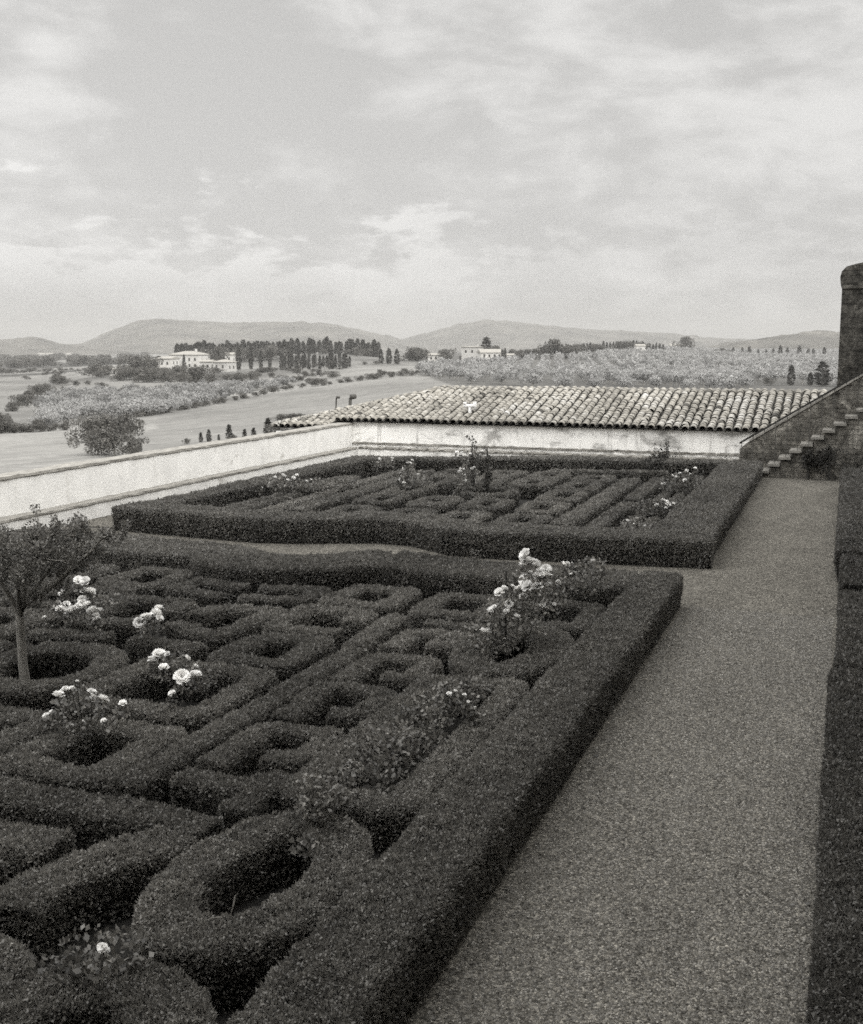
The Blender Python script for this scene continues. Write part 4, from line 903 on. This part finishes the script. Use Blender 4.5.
for u, vb, vt in ((172, 400, 391), (168, 408, 402)): tree_px('bushy', u, vb, vt, 'dark bush alone among the olives of the left slope', 'lone bushes among the olives', 1.3)
g = 'scrub scattered over the middle slopes'
for k in range(85):
    u = random.uniform(20, 420); v = random.uniform(363, 384) if k % 3 else random.uniform(384, 412)
    if inpoly(np.array([u]), np.array([v]), [(140, 421), (215, 406), (290, 389), (380, 377), (440, 372), (440, 430), (140, 430)])[0] or 150 < u < 245 and v < 372: continue
    tree_px('bushy', u, v, v-random.uniform(2.5, 6)*(.7 if v < 372 else 1.2), 'dark scrub bush scattered over the middle slopes left of the roof', g, 1.5)
# young cypresses beyond the wall
for u, vt, lab in ((201, 432, 'young cypress beyond the wall, far left of its row'), (209, 429, 'young cypress beyond the wall, second of its row'), (219, 434, 'short young cypress beyond the wall, third of its row'), (229.5, 424, 'tall young cypress beyond the wall, fourth of its row'), (245, 428.5, 'young cypress beyond the wall, fifth of its row'), (254, 427, 'slim young cypress beyond the wall, sixth of its row'), (268.5, 417, 'tallest young cypress beyond the wall, right end of its row')):
    tree_px('cypress', u, 446, vt, lab, None, 1.5, D=112)
for u, vb, vt, lab in ((278, 440, 421, 'round dark bush at the right end of the young cypress row'), (233, 446, 434, 'low bush behind the young cypress row'), (187, 452, 441, 'low bush at the left end of the young cypress row')): tree_px('bushy', u, vb, vt, lab, None, 1., D=110)
for u in (286, 293, 300): tree_px('bushy', u, 421, 413, 'flat dark shrub on the field just above the wall', 'flat shrubs on the field above the wall', 1.8, D=140)
# right: far ridge trees
for u, vb, vt, k, w, D, lab in ((684.6, 343, 335.5, 'broad', 1.1, 1000, 'round tree alone on the right skyline'), (790.8, 385, 364.5, 'cypress', 1.5, 330, 'fat dark cypress just above the roof ridge at right'), (810, 386, 372, 'cypress', 1.9, 330, 'short cypress left of the dark conifer above the roof'), (822, 386, 361, 'cypress', 2.4, 330, 'dark broad conifer above the roof beside the pillar'), (768, 386, 377, 'bushy', 1.8, 330, 'low round bush above the roof ridge'), (486, 352, 336.5, 'cypress', 2., 640, 'layered conifer rising behind the hilltop farmhouse')):
    tree_px(k, u, vb, vt, lab, None, w, D=D)
g = 'cypresses along the far right ridge'; lab = 'small dark cypress in the row along the far right ridge'
for u, vt in ((733, 347), (742, 347), (749, 346), (758, 349), (766, 349), (773, 348), (780, 345), (787, 347), (799, 345), (808, 348), (813, 348), (824, 347)): tree_px('cypress', u, 357, vt, lab, g, 1.5, D=1000)
for u, vb, vt in ((716, 357, 349), (722, 357, 347), (729, 357, 349), (410, 357, 346.5), (417, 357, 346), (423, 357, 348), (446, 357, 347.5), (441, 358, 349), (463, 366, 354), (470, 366, 353), (476, 365, 354), (495, 360, 344), (512, 358, 348), (520, 358, 349), (528, 357, 348), (540, 356, 346), (547, 355, 344), (556, 355, 337.5), (562, 354, 342), (570, 353, 343), (535, 357, 348)):
    tree_px('broad', u, vb, vt, 'dark round tree along the low far skyline', 'round trees along the far skyline', 1.05, D=640 if u < 580 else 1000)
g = 'tree row on the right skyline'
for u in np.arange(577, 664, 3.3):
    vt = 343-3.5*max(0, 1-abs(u-625)/28)+random.uniform(-1.5, 1.5); tree_px('cypress' if random.random() < .6 else 'broad', u, 352.5, vt, 'dark tree in the row along the right skyline', g, 1.4 if random.random() < .6 else 1., D=880)
for k in range(70):
    u = random.uniform(-8, 150); D = random.choice((1150, 1500, 1900, 2200))+random.uniform(-40, 40); p = at_d(u, 350, D); p[2] = gz(p[0], p[1]); tree('broad', p, random.uniform(6, 11), 'tiny dark tree in the hedgerows far out on the left plain', 'hedgerow trees far out on the left plain', 1.7)
for u in np.arange(-5, 130, 5.5): tree_px('broad', u, 374+random.uniform(-.6, .6), 368.5+random.uniform(-1.5, 1), 'dark tree in the far treeline across the left plain', 'treeline across the left plain', 1.6, D=900)

# olive grove behind the roof: rows run away from the viewer
OL = []
th = math.radians(-14); ax = np.array([sin(th), cos(th)]); bx = np.array([cos(th), -sin(th)])
for i in range(-60, 190):
    for j in range(0, 190):
        p = bx*(i*6.9-260)+ax*(j*9.+230)+rng.normal(0, .3, 2); D = math.hypot(*p); z = gz(p[0], p[1]); u, v = proj(p[0], p[1], z)
        lim = np.interp(u, [425, 470, 520, 600, 640, 700, 760, 850], [371, 366, 361, 354, 350, 347.5, 349, 350])
        if 418 < u < 875 and v > lim and v < 394 and D > 250 and not (750 < u < 840 and D < 345) and not (755 < u and v > 377 and vnoise(np.array([[p[0], p[1], 0]]), .04)[0] > .1) and v < np.interp(u, [418, 450, 500], [375, 384, 394]): OL.append((D, p[0], p[1], z))
OL.sort()
lab = 'silvery olive tree in the planted rows beyond the tiled roof'
for D, x, y, z in OL[:180]:
    tree('olive', (x, y, z), random.uniform(3.1, 4.2), lab, 'olive trees in the grove beyond the roof', 1.)
def olive_mass(L, hs, name, label):
    vs = []; qs = []; ts = []; o = 0
    base = []
    for me in CR['olive']:
        n = len(me.vertices); c = np.zeros(n*3, np.float32); me.vertices.foreach_get('co', c); c = c.reshape(-1, 3)
        t = np.zeros(n//4, np.float32); me.attributes['tone'].data.foreach_get('value', t); base.append((c, t))
    for D, x, y, z in L:
        c, t = base[random.randrange(5)]; k = 4*(220 if D < 450 else 110 if D < 750 else 60); h = random.uniform(*hs); a = random.uniform(0, 6.28); R = np.array([[cos(a), -sin(a), 0], [sin(a), cos(a), 0], [0, 0, 1]])
        sub = c[:k].copy().reshape(-1, 4, 3); m = sub.mean(1, keepdims=True); sub = (m+(sub-m)*(1.3 if D < 450 else 1.6)).reshape(-1, 3)
        vs.append(sub@R.T*h*np.array([1.05, 1.05, 1])+(x, y, z)); qs.append(np.arange(k).reshape(-1, 4)+o); o += k; ts.append(t[:k//4]*random.uniform(.7, 1.2))
    return tag(link(name, npmesh(name, np.concatenate(vs), np.concatenate(qs), np.concatenate(ts)), M['olive']), label, 'olive grove', kind='stuff')
olive_mass(OL[180:], (3.1, 4.2), 'olive_grove', 'far pale olive rows covering the low hill beyond the tiled roof')
# olives scattered over the left slope
OS = []
for _ in range(1500):
    u = rng.uniform(40, 300); v = rng.uniform(376, 432)
    if inpoly(np.array([u]), np.array([v]), [(20, 418), (60, 392), (110, 381), (150, 384), (210, 389), (262, 379), (296, 378), (296, 386), (215, 403), (150, 418), (84, 418), (60, 428), (28, 430)])[0]:
        p, D = hit(u, v); OS.append((D, p[0], p[1], p[2]))
OS.sort()
for D, x, y, z in OS[:100]: tree('olive', (x, y, z), random.uniform(1.8, 3.), 'pale olive tree scattered over the grassy left slope', 'olive trees on the left slope', 1.)
olive_mass(OS[100:520], (1.8, 3.0), 'slope_olives', 'pale olives covering the upper left slope below the villa')

# ------------------------------------------------------------------ far houses
def house(label, u, v, D, w, d, h, rot=0., roof='hip', rh=1.6, wall='housewall', wins=((.2, .55), (.5, .55), (.8, .55)), name='villa_house', side_wins=True, chim=False):
    p = at_d(u, v, D); z = min(gz(p[0], p[1]), zat(u, v, D)+.3); r = empty(name, (p[0], p[1], z), TH+math.radians(rot)); tag(r, label, 'house')
    z0 = min(-.3, 0); mb = MB(); mb.box(-w/2, -d/2, -2.5, w/2, d/2, h); link('wall', mb.mesh('wall'), M[wall], r)
    mb = MB(); e = .45; a, b = w/2+e, d/2+e
    if roof == 'hip':
        k = max(.3, a-b); mb.add([(-a, -b, h+.01), (a, -b, h+.01), (a, b, h+.01), (-a, b, h+.01), (-k, 0, h+rh), (k, 0, h+rh), (-a, -b, h+.25), (a, -b, h+.25), (a, b, h+.25), (-a, b, h+.25)],
              [(3, 2, 1, 0), (0, 1, 7, 6), (1, 2, 8, 7), (2, 3, 9, 8), (3, 0, 6, 9), (6, 7, 5, 4), (7, 8, 5), (8, 9, 4, 5), (9, 6, 4)])
    else:
        mb.add([(-a, -b, h+.01), (a, -b, h+.01), (a, b, h+.01), (-a, b, h+.01), (-a, -b, h+.25), (a, -b, h+.25), (a, b, h+.25), (-a, b, h+.25), (-a, 0, h+rh), (a, 0, h+rh)],
               [(3, 2, 1, 0), (0, 1, 5, 4), (2, 3, 7, 6), (4, 5, 9, 8), (6, 7, 8, 9), (1, 2, 6, 9, 5), (3, 0, 4, 8, 7)])
    rf = link('roof', mb.mesh('roof'), M['houseroof'], r)
    if chim: mb = MB(); mb.box(w*.2, -.4, h+rh*.4, w*.2+.9, .4, h+rh+1.1); link('chimney', mb.mesh('chimney'), M[wall], rf)
    for fx, fz in wins:
        mb = MB(); x = -w/2+fx*w; zz = fz*h; mb.box(x-.5, -d/2-.06, zz, x+.5, -d/2-.004, zz+1.5); link('window', mb.mesh('window'), M['dark'], r)
    if side_wins:
        for fy in (.3, .7): mb = MB(); y = -d/2+fy*d; mb.box(w/2+.004, y-.45, h*.55, w/2+.06, y+.45, h*.55+1.4); link('window', mb.mesh('window'), M['dark'], r)
    return r
two = tuple((x, z) for x in (.12, .31, .5, .69, .88) for z in (.18, .6))
house('broad pale villa with a hipped roof on the left hill', 190, 370, 600, 17, 12, 7.4, -18, 'hip', 2.0, 'housewall', two, chim=True)
house('lower pale wing left of the broad villa', 169, 368, 590, 7.5, 8, 5.8, -18, 'gable', 1.3, 'housewall', ((.3, .5), (.7, .5)))
house('stone annex with pale gable right below the broad villa', 225, 377, 560, 8., 8, 6.8, -24, 'hip', 1.4, 'housewall_old', ((.25, .6), (.7, .6), (.5, .15)))
house('farther small house between annex and broad villa', 229, 368, 640, 7, 7, 7., -10, 'gable', 1.3, 'housewall', ((.3, .6), (.7, .6)))
house('pale low shed among trees left of the villa', 117, 376, 520, 4.5, 4, 2.6, -20, 'gable', .8, 'housewall', ((.5, .2),))
house('small house at the hill foot between the annex and the big tree', 208, 374, 570, 6, 6, 5.6, -12, 'gable', 1.1, 'housewall_old', ((.3, .5), (.7, .5)))
house('broad flat-topped stone farmhouse block on the central hill', 473, 360, 640, 12, 9, 7.6, -8, 'hip', .7, 'housewall_old', ((.2, .6), (.5, .6), (.8, .6)), chim=True)
house('pale farmhouse wing with tiled roof before the stone block', 489.5, 364, 590, 11, 8, 5.4, 12, 'gable', 2.0, 'housewall', tuple((x, z) for x in (.15, .4, .65, .88) for z in (.15, .58)))
house('small annex right of the farmhouse cypresses', 509.5, 364, 600, 4.2, 5, 4.2, 12, 'gable', 1., 'housewall', ((.5, .45),))
house('small white house among round trees on the far skyline', 434.5, 359, 640, 7.5, 6, 3.4, 0, 'gable', 1.2, 'housewall', ((.25, .35), (.6, .35)))
house('little pale house below the right skyline trees', 639.5, 353, 840, 6.5, 6, 5.6, 10, 'gable', 1.4, 'housewall', ((.5, .5),))
for u, v, w, lab in ((42, 353.5, 14, 'tiny white building far off on the left plain, leftmost'), (51, 354, 16, 'tiny long pale building far off on the left plain'), (69, 355, 9, 'tiny pale building on the plain, nearest the mountain foot'), (675, 341, 9, 'tiny pale house on the right skyline near the lone round tree')):
    house(lab, u, v+1.5, 2300 if u < 100 else 1020, w, 10, 7 if u < 100 else 4, 0, 'gable', 2, 'housewall', (), side_wins=False)
p, D = hit(658, 357)

# ------------------------------------------------------------------ haze, sky, sun
hz = MB(); hz.box(-9000, -1500, -60, 7000, 13000, 190); ho = hz.build('haze', None); tag(ho, kind='stuff')
hm = bpy.data.materials.new('haze'); hm.use_nodes = True; nt = hm.node_tree; nt.nodes.remove(nt.nodes['Principled BSDF'])
pv_ = nt.nodes.new('ShaderNodeVolumePrincipled'); pv_.inputs['Color'].default_value = tint(.44); pv_.inputs['Density'].default_value = .00019; pv_.inputs['Anisotropy'].default_value = .0
nt.links.new(pv_.outputs[0], nt.nodes['Material Output'].inputs['Volume']); ho.data.materials.append(hm)

EL = math.radians(33); SUN_TO = np.array([.86, -.51, 0]); SUN_TO = SUN_TO/np.linalg.norm(SUN_TO)*cos(EL); SUN_TO[2] = sin(EL)
sd = bpy.data.lights.new('sun', 'SUN'); so = bpy.data.objects.new('sun', sd); COL.objects.link(so)
import mathutils
so.rotation_euler = mathutils.Vector(tuple(-SUN_TO)).to_track_quat('-Z', 'Y').to_euler(); sd.energy = 2.0; sd.angle = math.radians(5); sd.color = (1, .985, .945)
wd = bpy.data.worlds.new('World'); sc.world = wd; wd.use_nodes = True; nt = wd.node_tree; bg = nt.nodes['Background']
sky = nt.nodes.new('ShaderNodeTexSky'); sky.sky_type = 'NISHITA'; sky.sun_disc = False; sky.sun_elevation = EL; sky.sun_rotation = math.atan2(SUN_TO[0], SUN_TO[1]); sky.air_density = 1.4; sky.dust_density = 3.; sky.altitude = 200
bwn = nt.nodes.new('ShaderNodeRGBToBW'); nt.links.new(sky.outputs[0], bwn.inputs[0])
tc = nt.nodes.new('ShaderNodeTexCoord'); sp = nt.nodes.new('ShaderNodeSeparateXYZ'); nt.links.new(tc.outputs['Generated'], sp.inputs[0])
zc = math_n(nt, 'MAXIMUM', sp.outputs[2], .0)
den = math_n(nt, 'ADD', zc, .2)
gd = tc.outputs['Generated']
big = noise(nt, mapping(nt, gd, (1, 1, 1.9)), 3.7, 4, .5, .4)
puff = noise(nt, mapping(nt, gd, (1, 1, 2.6)), 10.5, 10, .6, .25)
n1 = math_n(nt, 'ADD', math_n(nt, 'MULTIPLY', big, .5), math_n(nt, 'MULTIPLY', puff, .5))
m1 = nt.nodes.new('ShaderNodeMapRange'); m1.interpolation_type = 'SMOOTHSTEP'; m1.inputs[1].default_value = .45; m1.inputs[2].default_value = .63; nt.links.new(n1, m1.inputs[0])
# low heaped clouds over the hills
cb2 = nt.nodes.new('ShaderNodeCombineXYZ'); azn = math_n(nt, 'ARCTAN2', sp.outputs[0], sp.outputs[1]); nt.links.new(azn, cb2.inputs[0]); nt.links.new(math_n(nt, 'MULTIPLY', sp.outputs[2], 2.6), cb2.inputs[1])
n2 = noise(nt, cb2.outputs[0], 12., 9, .62, .15)
edge = math_n(nt, 'MULTIPLY_ADD', sp.outputs[2], -8.5, 1.25)        # fewer clouds with height
lowf = math_n(nt, 'ADD', n2, math_n(nt, 'MULTIPLY', edge, .3))
m2 = nt.nodes.new('ShaderNodeMapRange'); m2.interpolation_type = 'SMOOTHSTEP'; m2.inputs[1].default_value = .615; m2.inputs[2].default_value = .73; nt.links.new(lowf, m2.inputs[0])
mb_ = nt.nodes.new('ShaderNodeMapRange'); mb_.interpolation_type = 'SMOOTHSTEP'; mb_.inputs[1].default_value = .012; mb_.inputs[2].default_value = .085; nt.links.new(sp.outputs[2], mb_.inputs[0])
ma_ = nt.nodes.new('ShaderNodeMapRange'); ma_.interpolation_type = 'SMOOTHSTEP'; ma_.inputs[1].default_value = -.42; ma_.inputs[2].default_value = -.2; ma_.inputs[3].default_value = 1.; ma_.inputs[4].default_value = .35; nt.links.new(azn, ma_.inputs[0])
mlow = math_n(nt, 'MULTIPLY', math_n(nt, 'MULTIPLY', m2.outputs[0], mb_.outputs[0]), ma_.outputs[0])
shade2 = nt.nodes.new('ShaderNodeMapRange'); shade2.inputs[1].default_value = .63; shade2.inputs[2].default_value = .95; shade2.inputs[3].default_value = 1.0; shade2.inputs[4].default_value = .86; nt.links.new(lowf, shade2.inputs[0])
SKY_C, CLOUD_C = 6.8, 9.2
base = math_n(nt, 'ADD', math_n(nt, 'MULTIPLY', bwn.outputs[0], .35), SKY_C*.65)
s1 = nt.nodes.new('ShaderNodeMix'); nt.links.new(math_n(nt, 'MULTIPLY', m1.outputs[0], .62), s1.inputs[0]); nt.links.new(base, s1.inputs[2]); s1.inputs[3].default_value = CLOUD_C
s2 = nt.nodes.new('ShaderNodeMix'); nt.links.new(math_n(nt, 'MULTIPLY', mlow, .8), s2.inputs[0]); nt.links.new(s1.outputs[0], s2.inputs[2]); nt.links.new(math_n(nt, 'MULTIPLY', shade2.outputs[0], CLOUD_C*1.06), s2.inputs[3])
zen_boost = nt.nodes.new('ShaderNodeMapRange'); zen_boost.interpolation_type = 'SMOOTHSTEP'; zen_boost.inputs[1].default_value = .42; zen_boost.inputs[2].default_value = .75; zen_boost.inputs[3].default_value = 1.; zen_boost.inputs[4].default_value = 5.0; nt.links.new(sp.outputs[2], zen_boost.inputs[0])   # brightness added to the unseen sky overhead to light the garden
dp = nt.nodes.new('ShaderNodeVectorMath'); dp.operation = 'DOT_PRODUCT'; nt.links.new(tc.outputs['Generated'], dp.inputs[0]); dp.inputs[1].default_value = tuple(SUN_TO)
glow_boost = math_n(nt, 'MULTIPLY', math_n(nt, 'POWER', math_n(nt, 'MAXIMUM', dp.outputs['Value'], 0.), 3.), 3.)   # broad brightness added round the sun to lift the far wall
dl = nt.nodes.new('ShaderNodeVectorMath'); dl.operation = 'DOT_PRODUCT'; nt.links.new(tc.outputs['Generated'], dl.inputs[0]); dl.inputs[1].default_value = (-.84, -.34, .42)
glow_boost = math_n(nt, 'ADD', glow_boost, math_n(nt, 'MULTIPLY', math_n(nt, 'POWER', math_n(nt, 'MAXIMUM', dl.outputs['Value'], 0.), 5.), 5.))   # unseen bright lobe added behind left for side light on hedges and gravel
tn = mix(nt, 'MULTIPLY', 1., math_n(nt, 'MULTIPLY', s2.outputs[0], math_n(nt, 'ADD', zen_boost.outputs[0], glow_boost)), (1.0, .993, .977, 1)); nt.links.new(tn, bg.inputs[0]); bg.inputs[1].default_value = .1

sc.view_settings.view_transform = 'Standard'; sc.view_settings.look = 'None'; sc.view_settings.gamma = 1; sc.view_settings.exposure = 0
sc.view_settings.use_curve_mapping = False
cy = sc.cycles; cy.use_denoising = False; cy.filter_width = 1.65; cy.max_bounces = 6; cy.diffuse_bounces = 3; cy.volume_bounces = 1; cy.transmission_bounces = 2; cy.transparent_max_bounces = 8
